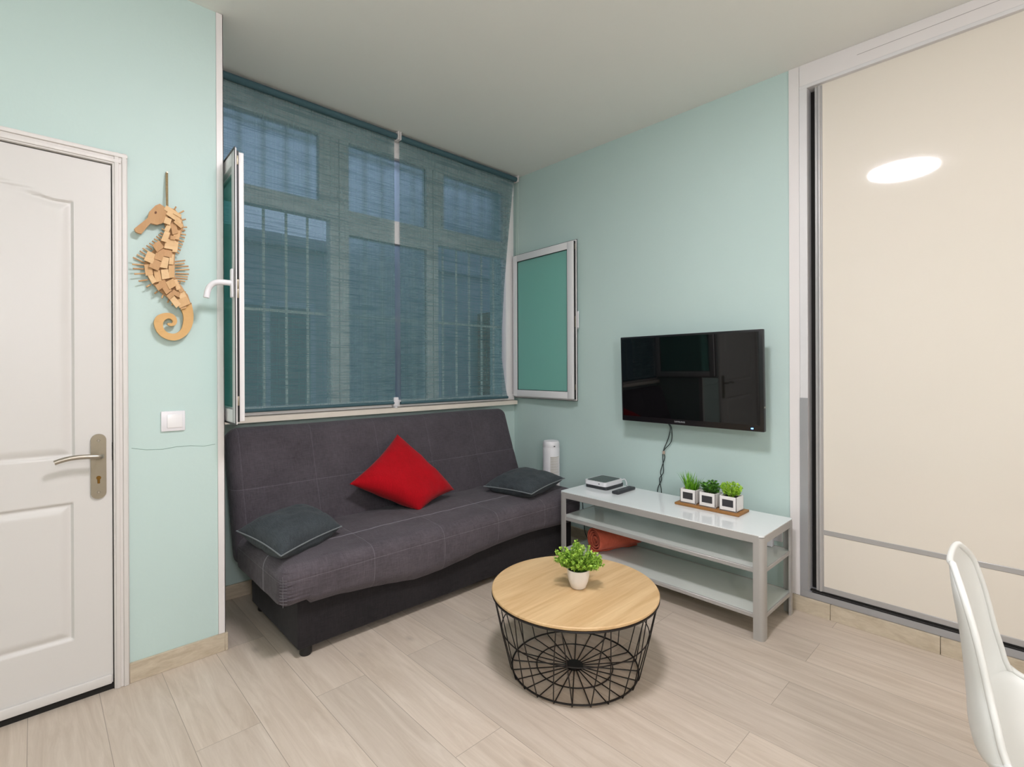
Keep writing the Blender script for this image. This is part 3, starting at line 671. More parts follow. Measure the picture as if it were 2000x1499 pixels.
for i, (x, y, w_, h_, a) in enumerate(slats):
    a = math.radians(a); ca, sa = math.cos(a), math.sin(a); w_ *= 1.16; h_ *= 1.14; d0 = .012+.003*(i % 3)+(.002 if i % 2 else 0)
    q = [(x+dx*ca-dy*sa, y+dx*sa+dy*ca) for dx, dy in ((-w_, -h_), (w_, -h_), (w_*1.05, h_), (-w_*.95, h_))] if max(w_, h_) < 15 else [(x+dx*ca-dy*sa, y+dx*sa+dy*ca) for dx, dy in ((-w_*.8, -h_*.8), (w_*.8, -h_*.75), (w_*.85, h_*.8), (-w_*.8, h_*.85))]
    P = [sp(px, py, d0+(.005 if k > 1 else 0)) for k, (px, py) in enumerate(q)]
    MB().prism(P, (0, .006, 0)).build('slat', (DRIFT, DRIFT2, DRIFT2, DRIFT3)[rs.randrange(4)] if i != 0 else DRIFT2, sh, smooth=30)
spines = [(325, 515, 300, 500), (315, 545, 290, 530), (305, 560, 275, 548), (295, 585, 258, 560), (280, 600, 240, 578), (265, 620, 225, 595), (245, 640, 205, 612), (225, 660, 182, 630), (205, 685, 152, 650), (190, 710, 130, 672), (178, 735, 108, 700),
          (170, 765, 78, 722), (168, 780, 72, 775), (170, 812, 78, 808), (175, 845, 88, 850), (190, 895, 122, 905), (215, 930, 180, 950), (265, 985, 245, 1000), (310, 1010, 300, 1035), (355, 1045, 345, 1070), (385, 1070, 378, 1090),
          (395, 355, 410, 330), (430, 385, 470, 362), (445, 435, 485, 428), (455, 490, 495, 488), (450, 515, 480, 512), (445, 540, 487, 548), (440, 560, 478, 572), (432, 588, 472, 600), (425, 610, 462, 624), (418, 630, 452, 645), (415, 655, 445, 668), (410, 680, 435, 692),
          (400, 755, 480, 745), (402, 775, 475, 768), (402, 795, 505, 790), (405, 820, 512, 815), (405, 845, 508, 850), (405, 862, 500, 872), (405, 880, 498, 890), (405, 895, 480, 908), (425, 920, 445, 912), (455, 975, 482, 990), (500, 1080, 528, 1075)]
for i, (x0, y0, x1, y1) in enumerate(spines):
    MB().tube([sp(x0, y0, .002), sp(x1, y1, .006)], .0030, 6).build('spine', (DRIFT, DRIFT3)[i % 2], sh)
m = MB(); m.tube([sp(335, 72, -.01), sp(335, 200, .0), sp(338, 325, .008)], .0030, 8); m.tube([sp(342, 72, -.01), sp(343, 200, .0), sp(344, 325, .008)], .0028, 8); m.build('rope', ROPE, sh)
MB().obox((sp(338, 70, -.015)), ((1, 0, 0), (0, 1, 0), (0, 0, 1)), (.003, .010, .003)).build('nail', NICKEL_D, sh)

# ------------------------------------------------------------------ sofa
sofa = thing('sofa_bed', (1.72, 2.55, 0), 'long charcoal grey fabric sofa bed with a padded reclined back', 'sofa')
def shift(seams, base): return seams
# seam positions are given in room coordinates; object space is relative to the sofa base
for mt in (SOFA_B, SOFA_S):
    nt = mt.node_tree; tc = [n for n in nt.nodes if n.type == 'TEX_COORD'][0]; sep = [n for n in nt.nodes if n.type == 'SEPXYZ'][0]
    ad = nt.nodes.new('ShaderNodeVectorMath'); ad.operation = 'ADD'; ad.inputs[1].default_value = (1.72, 2.55, 0)
    nt.links.new(tc.outputs['Object'], ad.inputs[0]); nt.links.new(ad.outputs[0], sep.inputs[0])
def base_def(q, p):
    q.x += .004*noise.noise(q*3); q.y += .005*noise.noise(q*4+Vector((3, 0, 0))); return q
MB().rbox((1.735, 2.525, .155), (.915, .325, .115), .012, (30, 12, 6), base_def).build('base', SOFA_BASE, sofa)
for x, y in ((.865, 2.235), (2.60, 2.235), (.865, 2.80), (2.60, 2.80)):
    MB().lathe([(.022, 0), (.026, .006), (.026, .030), (.022, .045)], (x, y, 0), 20).build('foot', BLACK, sofa)
def seat_def(q, p):
    # p in -1..1 of the block; crown on top, sagging wavy hem below
    t = (q.x-.75)/1.95
    if p.z > 0: q.z += .014*(1-p.y*p.y)*p.z+.005*noise.noise(Vector((q.x*4, q.y*4, 0)))-.012*max(0, p.y)**2
    else:
        q.z += -p.z*(.012*math.sin(t*9.5+.6)+.010*noise.noise(Vector((q.x*3, 1, 0))))-.03*max(0, 1-abs(t-.33)/.2)*(-p.z)*(1 if p.y < 0 else 0)+(.02 if t < .06 else 0)*(-p.z)
        q.y += .016*(-p.z)*max(0, -p.y)
    if p.y < 0: q.y += .010*noise.noise(Vector((q.x*2.2, q.z*6, 2)))-.006
    # gathers at the stitched front corners
    for cx in (.755, 2.695):
        d = math.hypot(q.x-cx, q.y-2.15)
        if d < .12: q += Vector((.0025*math.sin(q.z*380)*(1-d/.12), .0025*math.sin(q.z*380)*(1-d/.12), 0))
    q += Vector((0, 0, .003*noise.noise(q*14)))
    return q
MB().rbox((1.715, 2.470, .324), (.985, .325, .102), .055, (110, 38, 14), seat_def).build('seat_cushion', SOFA_S, sofa, smooth=60)
BT = math.radians(17)
def back_def(q, p):
    # block is modelled upright about its foot then leaned back
    z = q.z-.30; y = q.y-2.79
    q.y = 2.79+y*math.cos(BT)+z*math.sin(BT); q.z = .30+z*math.cos(BT)-y*math.sin(BT)
    q.y += -.010*(1-p.x**4)*(1-p.z**4)*(1 if p.y < 0 else -.3)+.004*noise.noise(q*3.5)
    for sx in (.775, 1.15, 1.55, 1.93, 2.32): q.y += .0035*max(0, 1-abs(q.x-sx)/.03)*(p.y < 0)
    q.y += .0035*max(0, 1-abs(q.z-.64)/.03)*(p.y < 0)
    q.z += .004*noise.noise(Vector((q.x*2, 0, 5)))
    if p.x > .9: q.x += -.02*p.z
    return q
MB().rbox((1.725, 2.785, .615), (.997, .078, .350), .058, (110, 8, 40), back_def).build('backrest', SOFA_B, sofa, smooth=60)
# corner stitching strips
for cx in (.742,):
    m = MB()
    for k in range(9):
        z = .285+.012*k; m.tube([(cx+.012, 2.142, z), (cx-.004, 2.150, z+.002), (cx-.010, 2.166, z)], .0012, 5)
    m.tube([(cx-.002+.001*math.sin(k), 2.150, .272+.0115*k) for k in range(12)], .0012, 6); m.build('corner_stitching', simple('corner_thread', '6b676c', .9), sofa)

def pillow(name, c4, thick, mat, label, cat, base, n=26, piping=None, sag=.0, wr=.010, seed=0, up=None):
    """soft square cushion spanned by four corners (A, B, C, D going round)"""
    A, B, C, D = [Vector(p) for p in c4]; t = thing(name, base, label, cat)
    nrm = ((C-A).cross(D-B)).normalized()
    if up is not None and nrm.dot(Vector(up)) < 0: nrm = -nrm
    def pt(u, v, sg):
        a = (u+1)/2; b = (v+1)/2
        # edges pulled inwards so the corners stand out
        pull = .07; uu = u*(1-pull*(1-v*v)) if False else u
        P = A*(1-a)*(1-b)+B*a*(1-b)+C*a*b+D*(1-a)*b; ctr = (A+B+C+D)/4
        e = max(abs(u), abs(v)); k = (1-u*u)*(abs(v)**6)+(1-v*v)*(abs(u)**6)
        P = P+(ctr-P)*.075*k
        h = ((1-u**4)*(1-v**4))**.55*(1-.12*(u*u+v*v))
        w = wr*noise.noise(Vector((u*2.2+seed, v*2.2, sg)))*(1-e**6)+wr*.5*noise.noise(Vector((u*5+seed, v*5, sg+4)))*(1-e**8)
        rad = wr*.45*math.sin(math.atan2(v, u)*11+seed)*(e**3)*(1-e**5)
        return P+nrm*sg*(thick/2*h+w+rad)
    G = [[-1+2*i/n for i in range(n+1)]][0]; G = [math.sin(g*math.pi/2)*.6+g*.4 for g in G]
    m = MB()
    for sg in (1, -1): m.grid([[pt(u, v, sg) for v in G] for u in G])
    bmesh.ops.remove_doubles(m.bm, verts=list(m.bm.verts), dist=.0004)
    cover = m.build('cushion_cover', mat, t, smooth=80)
    if piping:
        edge = [pt(u, -1, 0) for u in G]+[pt(1, v, 0) for v in G[1:]]+[pt(u, 1, 0) for u in reversed(G[:-1])]+[pt(-1, v, 0) for v in reversed(G[1:-1])]
        MB().tube(edge, .0035, 6, closed=True).build('piping', piping, cover)
    return t
pillow('throw_pillow', [(1.665, 2.80, .845), (1.945, 2.58, .485), (1.615, 2.475, .435), (1.275, 2.66, .615)], .17, RED,
       'bright red square cushion standing on its corner in the middle of the sofa', 'cushion', (1.62, 2.6, .44), wr=.009, seed=2, up=(0, -1, 0))
pillow('throw_pillow', [(.680, 2.575, .505), (.745, 2.185, .475), (1.095, 2.370, .482), (1.045, 2.665, .515)], .165, DENIM,
       'dark slate grey cushion lying flat at the left end of the sofa', 'cushion', (.9, 2.45, .44), piping=PIPING, wr=.010, seed=5, up=(0, 0, 1))
pillow('throw_pillow', [(2.140, 2.520, .485), (2.225, 2.165, .480), (2.610, 2.225, .510), (2.540, 2.620, .515)], .135, DENIM,
       'dark slate grey cushion lying flat at the right end of the sofa', 'cushion', (2.38, 2.4, .44), piping=PIPING, wr=.010, seed=9, up=(0, 0, 1))

# ------------------------------------------------------------------ tower fan
fx, fy, fr = 2.808, 2.525, .063
fan = thing('tower_fan', (fx, fy, 0), 'white cylindrical tower fan standing in the corner behind the sofa end', 'fan')
MB().lathe([(.105, 0), (.107, .008), (.095, .022), (.045, .03), (.045, .05)], (fx, fy, 0), 40).build('base', PLASTW, fan)
MB().lathe([(.058, .05), (fr, .055), (fr, .665), (fr-.002, .672), (fr, .678), (fr-.002, .706), (.054, .717), (.048, .714), (.001, .712)], (fx, fy, 0), 48).build('housing', PLASTW, fan)
fa = math.atan2(-fy, -fx)+math.radians(28)           # the grille looks towards the room
m = MB(); m2 = MB()
for k in range(0, 17):
    a = fa+math.radians(-32+4*k); r = fr+.0006; m2.tube([(fx+r*math.cos(a), fy+r*math.sin(a), .12), (fx+r*math.cos(a), fy+r*math.sin(a), .60)], .0011, 5)
for k in range(25):
    z = .12+.02*k; m2.tube([(fx+(fr+.001)*math.cos(fa+math.radians(d)), fy+(fr+.001)*math.sin(fa+math.radians(d)), z) for d in range(-32, 33, 8)], .0010, 5)
m.grid([[(fx+(fr+.0002)*math.cos(fa+math.radians(d)), fy+(fr+.0002)*math.sin(fa+math.radians(d)), z) for z in (.115, .605)] for d in range(-34, 35, 4)])
g = m.build('grille_opening', GRILLE, fan); m2.build('grille', PLASTW, fan)
m = MB(); a = fa-.1; m.obox((fx+fr*math.cos(a), fy+fr*math.sin(a), .682), ((-math.sin(a), math.cos(a), 0), (math.cos(a), math.sin(a), 0), (0, 0, 1)), (.006, .0015, .004), .001, 1); m.build('badge', PLASTD, fan)

# ------------------------------------------------------------------ television
TX = 2.760; TY0, TY1, TZ0, TZ1 = .983, 1.870, .920, 1.457
tv = thing('television', (TX+.02, (TY0+TY1)/2, TZ0), 'black flat screen television mounted on the mint wall above the bench', 'television')
m = MB().box(TX, TX+.028, TY0, TY1, TZ0, TZ1, .004, 2); m.rbox((TX+.045, 1.425, 1.15), (.030, .30, .16), .02, (3, 6, 6)); body = m.build('case', TV_BODY, tv)
MB().box(TX-.0015, TX+.002, TY0+.020, TY1-.012, TZ0+.034, TZ1-.012).build('screen', TV_SCR, tv)
MB().box(TX+.07, xr(1.4)-.0, 1.33, 1.52, 1.09, 1.29, .003, 1).build('wall_bracket', PLASTD, tv)
cu = bpy.data.curves.new('logo', 'FONT'); cu.body = 'SAMSUNG'; cu.size = .013; cu.align_x = 'CENTER'; cu.extrude = .0004
to = bpy.data.objects.new('t', cu); COL.objects.link(to); dg = bpy.context.evaluated_depsgraph_get(); me = bpy.data.meshes.new_from_object(to.evaluated_get(dg)); bpy.data.objects.remove(to)
me.transform(Matrix.Translation((TX-.001, 1.462, TZ0+.0145)) @ Matrix(((0, 0, -1, 0), (-1.15, 0, 0, 0), (0, 1, 0, 0), (0, 0, 0, 1))))
me.transform(Matrix.Translation(-Vector(tv['base']))); me.materials.clear(); me.materials.append(simple('logo_silver', 'b5b5b8', .4)); lo_ = bpy.data.objects.new('logo', me); COL.objects.link(lo_); lo_.parent = tv
MB().box(TX-.002, TX+.001, 1.038, 1.050, TZ0+.012, TZ0+.018, .001, 1).build('power_light', emit('blue_led', (.25, .5, 1), 6), tv)
MB().box(TX+.004, TX+.02, TY0-.002, TY0+.001, 1.045, 1.053).build('side_port', NICKEL, tv)

tv.rotation_euler = (0, math.radians(-1.9), math.radians(-1.8)); tv.location.x -= .003
cb = thing('tv_cable', (2.86, 1.62, .485), 'twisted pair of thin black cables hanging from the television to the bench', 'cable')
wx = xr(1.6)-.010
a_ = smooth_path([(TX+.05, 1.575, .925), (wx-.02, 1.583, .885), (wx-.002, 1.605, .82), (wx-.002, 1.640, .735), (wx-.002, 1.632, .69), (wx-.001, 1.662, .60), (wx-.001, 1.655, .55), (wx-.001, 1.685, .47), (wx-.001, 1.68, .30), (wx-.002, 1.70, .14)], 6)
b_ = smooth_path([(TX+.05, 1.571, .925), (wx-.015, 1.578, .885), (wx-.004, 1.585, .80), (wx-.004, 1.637, .735), (wx-.004, 1.645, .69), (wx-.004, 1.640, .60), (wx-.004, 1.668, .55), (wx-.004, 1.655, .47), (wx-.004, 1.66, .30), (wx-.005, 1.66, .15)], 6)
MB().tube(a_, .0026, 7).build('power_cord', CABLE, cb); MB().tube(b_, .0026, 7).build('signal_cord', CABLE, cb)
MB().obox((wx-.003, 1.638, .722), ((1, 0, 0), (0, 1, 0), (0, 0, 1)), (.005, .008, .010), .002, 1).build('clip', simple('clip_beige', 'bda999', .5), cb)

# ------------------------------------------------------------------ low bench for the television
BX0, BX1, BY0, BY1, BH = 2.402, 2.812, .868, 2.092, .484
bench = thing('tv_bench', (2.6, 1.48, 0), 'low grey metal bench with white glass top and two open shelves under the television', 'tv bench')
lw = .046
def leg_profile(cx, cy, sx, sy):
    """L-shaped extrusion with a rounded outer corner"""
    r = .022; P = []
    P.append((cx, cy+sy*lw)); 
    for i in range(7):
        a = math.pi/2*i/6; P.append((cx+sx*(r-r*math.cos(a)), cy+sy*(r-r*math.sin(a))))
    P.append((cx+sx*lw, cy)); P.append((cx+sx*lw, cy+sy*.010)); P.append((cx+sx*.012, cy+sy*.012)) if False else None
    P.append((cx+sx*.026, cy+sy*.012)); P.append((cx+sx*.012, cy+sy*.026)); P.append((cx+sx*.010, cy+sy*lw))
    return P
for cx, cy, sx, sy in ((BX0, BY0, 1, 1), (BX0, BY1, 1, -1), (BX1, BY0, -1, 1), (BX1, BY1, -1, -1)):
    hgt = BH-.010
    MB().prism([(x, y, 0) for x, y in leg_profile(cx, cy, sx, sy)], (0, 0, hgt)).build('leg', ALU_STAND, bench)
m = MB(); k = .038
m.box(BX0+.001, BX0+.012, BY0+.020, BY1-.020, BH-.002-k, BH-.002, .002, 1); m.box(BX1-.012, BX1-.001, BY0+.020, BY1-.020, BH-.002-k, BH-.002, .002, 1)
m.box(BX0+.020, BX1-.020, BY0+.001, BY0+.012, BH-.002-k, BH-.002, .002, 1); m.box(BX0+.020, BX1-.020, BY1-.012, BY1-.001, BH-.002-k, BH-.002, .002, 1)
m.build('apron', ALU_STAND, bench)
def rr(x0, x1, y0, y1, r, n=6): return arc(x1-r, y1-r, r, 0, 90, n)+arc(x0+r, y1-r, r, 90, 180, n)+arc(x0+r, y0+r, r, 180, 270, n)+arc(x1-r, y0+r, r, 270, 360, n)
MB().prism([(x, y, BH-.008) for x, y in rr(BX0+.002, BX1-.002, BY0+.002, BY1-.002, .02)], (0, 0, .008)).build('top', GLASSW, bench)
for z in (.322, .112):
    s = MB().box(BX0+.016, BX1-.016, BY0+.010, BY1-.010, z-.007, z+.002).build('shelf', GLASSW2, bench)
    m = MB()
    m.box(BX0+.006, BX0+.018, BY0+.040, BY1-.040, z-.016, z+.004, .002, 1); m.box(BX1-.018, BX1-.006, BY0+.040, BY1-.040, z-.016, z+.004, .002, 1)
    m.box(BX0+.040, BX1-.040, BY0+.004, BY0+.012, z-.016, z+.004, .002, 1); m.box(BX0+.040, BX1-.040, BY1-.012, BY1-.004, z-.016, z+.004, .002, 1)
    m.build('shelf_edge', ALU_STAND, s)

# set-top boxes, remote
x0, x1, y0, y1 = 2.605, 2.800, 1.885, 2.055; zz = BH
t = thing('cable_box', (2.70, 1.97, zz), 'flat dark box under the white box at the left end of the bench', 'set-top box')
MB().prism([(x, y, zz+.002) for x, y in rr(x0+.004, x1+.004, y0-.004, y1-.004, .018)], (0, 0, .019)).build('case', PLASTD, t)
t = thing('router', (2.70, 1.97, zz+.021), 'square white box with dark lid stacked on the flat dark box', 'router')
c_ = MB().prism([(x, y, zz+.0215) for x, y in rr(x0, x1, y0, y1, .020)], (0, 0, .026)).build('case', PLASTW, t)
MB().prism([(x, y, zz+.0475) for x, y in rr(x0+.012, x1-.012, y0+.012, y1-.012, .014)], (0, 0, .002)).build('lid', PLASTD2, t)
MB().box(x0-.001, x0+.001, 1.93, 1.94, zz+.033, zz+.038).build('indicator', PLASTD, t)
t = thing('remote_control', (2.685, 1.788, BH), 'slim black remote control lying on the bench beside the white box', 'remote control')
A = math.radians(1); ux = Vector((math.cos(A), math.sin(A), 0)); uy = Vector((-math.sin(A), math.cos(A), 0)); c0 = Vector((2.672, 1.795, BH+.0095))
MB().obox(c0, (ux, uy, (0, 0, 1)), (.098, .024, .0085), .005, 3).build('body', PLASTD, t)
m = MB(); rb = random.Random(1)
for i in range(9):
    for j in (-1, 0, 1): m.obox(c0+ux*(-.08+.018*i)+uy*(.012*j)+Vector((0, 0, .009)), (ux, uy, (0, 0, 1)), (.005, .0035, .0012), .001, 1)
m.build('buttons', simple('grey_buttons', '5b5e63', .5), t)
MB().tube(smooth_path([(2.80, 1.90, BH+.035), (2.815, 1.885, BH+.042), (2.822, 1.875, BH+.02), (2.82, 1.87, BH+.004), (2.85, 1.87, BH-.02)], 5), .003, 7).build('plug_cord', PLASTW, t.parent or bpy.data.objects['router'])

# tray of three square pots
TRAYZ = BH+.0005
tag(MB().box(2.628, 2.768, 1.070, 1.428, TRAYZ, TRAYZ+.013, .003, 2).build('wooden_tray', TRAYW, origin=(2.70, 1.25, TRAYZ)), 'narrow wooden tray under the three square white pots', 'tray')
PZ = TRAYZ+.0135
def blade(m, p, d, L, w, bend=.3, seg=5):
    p = Vector(p); d = Vector(d).normalized(); side = d.cross(Vector((0, 0, 1)))
    side = side.normalized() if side.length > .01 else Vector((1, 0, 0)); L_, R_ = [], []
    for i in range(seg+1):
        t = i/seg; q = p+d*L*t+Vector((d.x, d.y, 0))*L*bend*t*t-Vector((0, 0, 1))*L*bend*.35*t*t; ww = w*(1-t**2.2)+.0002
        L_.append(q-side*ww); R_.append(q+side*ww)
    m.grid([L_, R_])
def leaf(m, p, d, L, w, rnd):
    p = Vector(p); d = Vector(d).normalized(); s = d.cross(Vector((rnd.uniform(-1, 1), rnd.uniform(-1, 1), rnd.uniform(-1, 1)))).normalized(); n = d.cross(s)
    a = m.bm.verts.new(p); b = m.bm.verts.new(p+d*L*.5+s*w+n*w*.25); c = m.bm.verts.new(p+d*L-n*w*.2); e = m.bm.verts.new(p+d*L*.5-s*w+n*w*.25)
    m.bm.faces.new((a, b, c)); m.bm.faces.new((a, c, e))
def square_pot(y0, y1, kind, label):
    x0_, x1_, h = 2.648, 2.740, .078; cx, cy = (x0_+x1_)/2, (y0+y1)/2
    t = thing('potted_herb', (cx, cy, PZ), label, 'potted plant', 'three square white pots on the tray')
    m = MB(); tk = .005
    m.box(x0_, x1_, y0, y1, PZ, PZ+.006, .001, 1)
    for q in ((x0_, x0_+tk, y0, y1), (x1_-tk, x1_, y0, y1), (x0_, x1_, y0, y0+tk), (x0_, x1_, y1-tk, y1)): m.box(q[0], q[1], q[2], q[3], PZ, PZ+h, .0015, 1)
    pot = m.build('pot', CERAM, t)
    MB().box(x0_-.0012, x0_+.0004, cy-.029, cy+.029, PZ+.024, PZ+.061).build('chalk_label', CHALK, pot)
    MB().box(x0_+.004, x1_-.004, y0+.004, y1-.004, PZ+.004, PZ+h-.010).build('soil', SOIL, t)
    rnd = random.Random(hash(kind) % 100 if False else {'grass': 4, 'dark': 8, 'lime': 12}[kind]); m = MB(); zb = PZ+h-.012
    if kind == 'grass':
        for gx, gy, dx, dy, L, nn in ((0, .018, .0, .12, .105, 60), (0, -.016, .0, -.42, .085, 60), (0, 0, .1, -.1, .06, 40)):
            for i in range(nn):
                d = Vector((dx+rnd.gauss(0, .22), dy+rnd.gauss(0, .24), 1)); blade(m, (cx+gx+rnd.uniform(-.016, .016), cy+gy+rnd.uniform(-.012, .012), zb), d, L*rnd.uniform(.7, 1.1), .0024, rnd.uniform(0, .25))
        mt = LEAF_GRASS
    elif kind == 'dark':
        for i in range(13):
            a = rnd.uniform(0, 6.28); r = rnd.uniform(0, .030); L = .055 if r > .012 else .068; p0 = Vector((cx+r*math.cos(a), cy+r*math.sin(a), zb)); d = Vector((.5*math.cos(a)*r/.03, .5*math.sin(a)*r/.03, 1)).normalized()
            m.tube([p0, p0+d*L], .0010, 5)
            for k in range(16):
                tt = .25+.75*k/15; b = k*2.4; leaf(m, p0+d*L*tt, (math.cos(b), math.sin(b), .35), .021, .007, rnd)
        mt = LEAF_DARK
    else:
        for i in range(560):
            a = rnd.uniform(0, 6.28); r = .052*math.sqrt(rnd.random()); z = zb+.012+.066*rnd.random()*(1-(r/.062)**2*.5); rr_ = r*(.55+.5*(z-zb)/.07)
            p = Vector((cx+rr_*math.cos(a)*.95, cy+rr_*math.sin(a)*1.12, z)); leaf(m, p, (math.cos(a)*.7+rnd.gauss(0, .5), math.sin(a)*.7+rnd.gauss(0, .5), .8), .013, .0042, rnd)
        for i in range(24):
            a = rnd.uniform(0, 6.28); m.tube([(cx+.01*math.cos(a), cy+.01*math.sin(a), zb), (cx+.035*math.cos(a), cy+.04*math.sin(a), zb+.05)], .0008, 4)
        mt = LEAF_LIME
    m.build('leaves', mt, t, smooth=0, recalc=False)
square_pot(1.312, 1.404, 'grass', 'leftmost small square white pot on the tray, holding upright grassy blades')
square_pot(1.201, 1.293, 'dark', 'middle small square white pot on the tray, holding a low dark leafy plant')
square_pot(1.089, 1.181, 'lime', 'rightmost small square white pot on the tray, holding a bushy lime green plant')

# power box and plug at the far right of the bench
t = thing('power_adapter', (2.78, .98, .326), 'small white adapter box on the middle shelf at the right end of the bench', 'adapter')
MB().box(2.762, 2.792, .955, 1.10, .3262, .375, .003, 2).build('case', PLASTW, t)
t = thing('wall_plug', (xr(.97), .98, .36), 'grey plug in the wall behind the right end of the bench', 'plug')
MB().box(xr(.97)-.012, xr(.97)+.0, .94, 1.02, .33, .41, .003, 2).build('socket_plate', PLASTW, t)
MB().tube([(xr(.97)-.010, .975, .37), (xr(.97)-.05, .97, .372)], .016, 16).build('plug', simple('grey_plug', '6f757a', .5), t)

# loose leads on the floor by the bench's left end
t = thing('extension_lead', (2.80, 2.2, 0), 'thin dark leads trailing down the wall at the left end of the bench', 'cable')
MB().tube(smooth_path([(2.895, 2.30, .30), (2.885, 2.28, .16), (2.87, 2.25, .06), (2.85, 2.16, .006), (2.80, 2.10, .005), (2.70, 2.14, .005)], 6), .003, 7).build('lead', CABLE, t)
MB().tube(smooth_path([(2.89, 2.22, .26), (2.88, 2.20, .12), (2.86, 2.13, .03), (2.84, 2.05, .006), (2.86, 1.90, .005)], 6), .0028, 7).build('lead', CABLE, t)

# ------------------------------------------------------------------ rolled towel on the lowest shelf
A = Vector((2.500, 1.900, 0)); B = Vector((2.790, 1.775, 0)); R = .080; ax = (B-A).normalized(); sd = Vector((-ax.y, ax.x, 0)); tz = .1145
L = (B-A).length; rows = []; n = 130
for i in range(n+1):
    s = i/n; th = s*2*math.pi*4.2; r = .008+(R-.008)*s
    row = []
    for j in range(15):
        q = j/14; rr_ = r*(1+.06*math.sin(q*7+th*.5)*q)*(1-.12*q*q)
        wob = .012*noise.noise(Vector((s*9, q*2, 0)))*(1 if j in (0,) else .4)
        a = -math.pi/2-th+2*math.pi*4.2
        c = A+ax*(L*q+wob-.012*(1-s)*(-1 if j == 0 else 0)); row.append(c+sd*(rr_*1.06*math.cos(a))+Vector((0, 0, tz+.004+R*.97+rr_*.93*math.sin(a))))
    rows.append(row)
m = MB().grid(rows)
# loose flap
e = rows[-1]; fl = [[p+sd*(.02*k)-ax*0+Vector((0, 0, -.0+.004*math.sin(k+j))) for j, p in enumerate(e)] for k in (0, 1, 2)]
m.grid(fl)
o = m.build('rolled_towel', TOWEL, origin=(2.58, 1.72, tz), smooth=70, recalc=False)
sm = o.modifiers.new('thickness', 'SOLIDIFY'); sm.thickness = .007; sm.offset = 0
tag(o, 'rolled terracotta orange towel lying on the lowest shelf of the bench', 'towel')

# ------------------------------------------------------------------ coffee table
CTX, CTY, CTZ = 1.643, 1.351, .340; RT, RB = .346, .262
ct = thing('coffee_table', (CTX, CTY, 0), 'round coffee table with pale wood top on a black wire basket', 'coffee table')
MB().lathe([(.001, CTZ-.014), (RT-.004, CTZ-.014), (RT, CTZ-.010), (RT, CTZ-.003), (RT-.003, CTZ), (.001, CTZ)], (CTX, CTY, 0), 96).build('tabletop', TABLEWOOD, ct)
def ring(r, z, w, name='ring', ph=0):
    MB().tube([(CTX+r*math.cos(a*2*math.pi/96), CTY+r*math.sin(a*2*math.pi/96), z) for a in range(96)], w, 8, closed=True).build(name, WIRE, ct)
ring(RT-.003, CTZ-.018, .0042, 'top_ring'); ring(RB, .0115, .0036, 'bottom_ring'); ring(.305, .175, .0024, 'middle_ring'); ring(.158, .0085, .0026, 'inner_ring')
NW = 24
for k in range(NW):
    a = 2*math.pi*(k+.5)/NW; da = .0; ca, sa = math.cos(a), math.sin(a); aa = a+(.10 if k % 2 else -.10)
    def P(r, z, b=a): return (CTX+r*math.cos(b), CTY+r*math.sin(b), z)
    MB().tube([P(RT-.006, CTZ-.018, aa), P((RT+RB)/2+.004, .175, (a+aa)/2), P(RB+.007, .016), P(RB+.003, .006), P(RB-.01, .0045), P(.02, .0045)], .0022, 7).build('wire', WIRE, ct)
MB().lathe([(.001, .002), (.036, .002), (.036, .010), (.001, .010)], (CTX, CTY, 0), 32).build('hub', WIRE, ct)
for k in range(4):
    a = math.radians(45+90*k)
    pass

# boxwood in a white pot
pp = thing('potted_boxwood', (1.645, 1.330, CTZ), 'bushy artificial boxwood in a round tapered white pot on the coffee table', 'potted plant')
px, py = 1.645, 1.330
MB().lathe([(.028, .0005), (.031, .003), (.041, .03), (.0455, .055), (.0465, .078), (.0445, .0785), (.0435, .066), (.001, .066)], (px, py, CTZ), 48).build('pot', CERAM, pp)
MB().lathe([(.001, .064), (.043, .064), (.043, .070), (.001, .071)], (px, py, CTZ), 30).build('soil', SOIL, pp)
rnd = random.Random(21); m = MB(); stems = MB()
for s in range(90):
    a = rnd.uniform(0, 6.28); tilt = rnd.uniform(0, 1.0)**.6*1.2; L = rnd.uniform(.07, .118)*(1-.12*tilt)
    d = Vector((math.sin(tilt)*math.cos(a), math.sin(tilt)*math.sin(a), math.cos(tilt))); p0 = Vector((px+.018*math.cos(a), py+.018*math.sin(a), CTZ+.068))
    path = [p0+d*L*t+Vector((0, 0, .02*t*(1-t))) for t in (0, .33, .66, 1)]; stems.tube(path, .0010, 5)
    for k in range(24):
        t = .38+.62*k/23; q = p0+d*L*t+Vector((0, 0, .02*t*(1-t))); b = k*2.4+s; e1 = d.orthogonal().normalized(); e2 = d.cross(e1)
        leaf(m, q, (e1*math.cos(b)+e2*math.sin(b))*.9+d*.7, rnd.uniform(.009, .013), .0055, rnd)
m.build('leaves', LEAF_BOX, pp, smooth=0, recalc=False); stems.build('stems', LEAF_DARK, pp)

# ------------------------------------------------------------------ white shell chair
CHX, CHY, CHA = 1.60, -.068, math.radians(-88.5)        # position and heading of the seat
ch = thing('shell_chair', (CHX, CHY, 0), 'white moulded plastic shell chair at the right edge, seen side-on', 'chair')
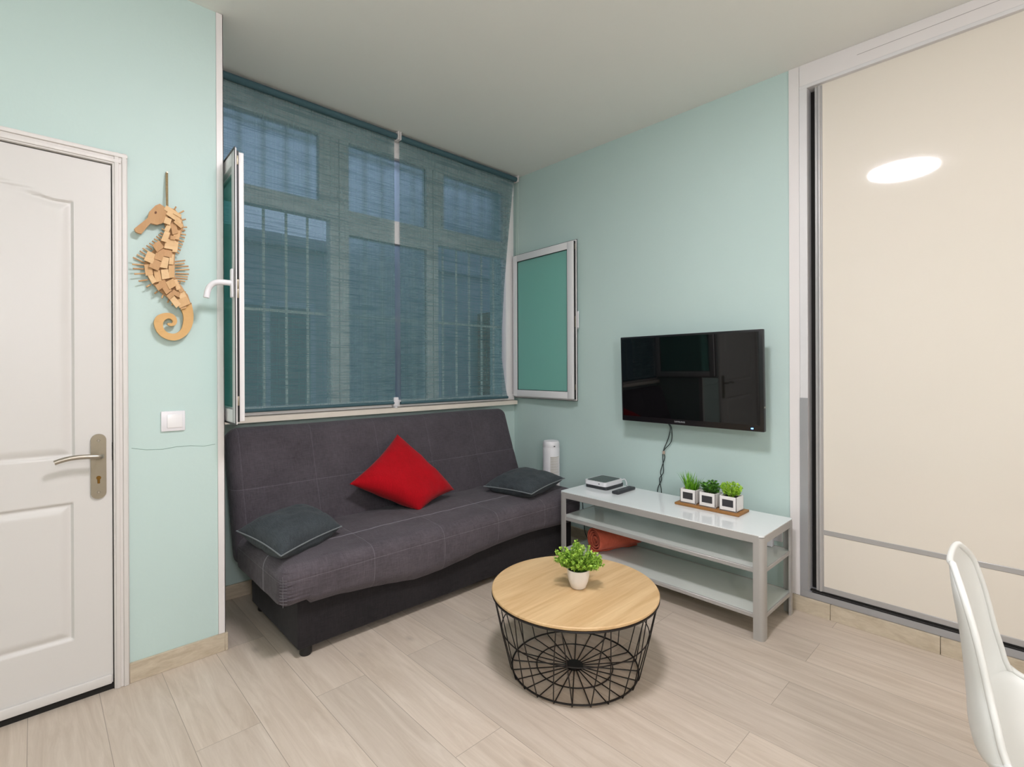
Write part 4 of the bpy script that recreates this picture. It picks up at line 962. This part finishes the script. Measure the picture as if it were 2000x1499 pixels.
# profile along the centre: (forward, height), forward is where the sitter looks
prof = [(-.214, .806), (-.209, .76), (-.200, .70), (-.193, .64), (-.188, .58), (-.184, .525), (-.181, .475), (-.168, .435), (-.125, .405), (-.06, .392), (.02, .392), (.10, .400), (.16, .405), (.20, .400), (.222, .385)]
halfw = [.090, .155, .176, .186, .194, .212, .222, .230, .234, .235, .233, .228, .218, .200, .165]
curl = [.008, .024, .032, .038, .044, .052, .060, .064, .062, .056, .046, .032, .022, .014, .006]   # how far the sides wrap up / forward
pc = smooth_path([(a, b, 0) for a, b in prof], 5); wc = smooth_path([(a, b, 0) for a, b in zip(halfw, curl)], 5)
rows = []; NS = 22
for i, (p, w_) in enumerate(zip(pc, wc)):
    a = pc[min(i+1, len(pc)-1)]-pc[max(i-1, 0)]; tn = Vector((a.x, a.y)).normalized(); nr = Vector((-tn.y, tn.x))
    if nr.x < 0 and nr.y < 0: nr = -nr
    row = []
    for j in range(NS+1):
        s = -1+2*j/NS; x = w_.x*math.sin(s*math.pi/2*.94)/math.sin(math.pi/2*.94); cc = w_.y*(abs(s)**2.6)
        lip = .0
        f_ = p.x+nr.x*cc; z_ = p.y+nr.y*cc
        row.append((x, f_, z_))
    rows.append(row)
ca, sa = math.cos(CHA), math.sin(CHA)
fw = Vector((ca, sa, 0)); sw_ = Vector((-sa, ca, 0))
def cw_(x, f_, z_): return Vector((CHX, CHY, 0))+fw*f_+sw_*x+Vector((0, 0, z_))
m = MB().grid([[cw_(*q) for q in row] for row in rows])
o = m.build('seat_shell', CHAIRP, ch, smooth=80, recalc=True)
md = o.modifiers.new('t', 'SOLIDIFY'); md.thickness = .006; md.offset = 0
md = o.modifiers.new('s', 'SUBSURF'); md.levels = 1; md.render_levels = 1
edge = [cw_(*rows[i][0]) for i in range(len(rows))]+[cw_(*q) for q in rows[-1][1:]]+[cw_(*rows[i][-1]) for i in range(len(rows)-2, -1, -1)]+[cw_(*q) for q in reversed(rows[0][1:-1])]
MB().tube(edge, .0068, 10, closed=True).build('rolled_rim', CHAIRP, o)
for sx in (-1, 1):
    for sf in (-1, 1):
        MB().tube([cw_(.10*sx, .02+.10*sf, .385), cw_(.21*sx, .02+.20*sf, 0)], [.015, .010], 16).build('leg', BEECH, ch)
m = MB()
for sx in (-1, 1): m.tube([cw_(.12*sx, .02-.12, .37), cw_(.12*sx, .02+.12, .37)], .004, 8); m.tube([cw_(-.12, .02+.12*sx, .37), cw_(.12, .02+.12*sx, .37)], .004, 8); m.tube([cw_(-.12, .02-.12*sx, .40), cw_(.18, .02+.175*sx, .12)], .0035, 8)
m.lathe([(.09, .37), (.09, .382), (.05, .386)], cw_(0, .02, 0), 24); m.build('underframe', WIRE, ch)
for o in list(bpy.data.objects):
    if 'base' in o: del o['base']
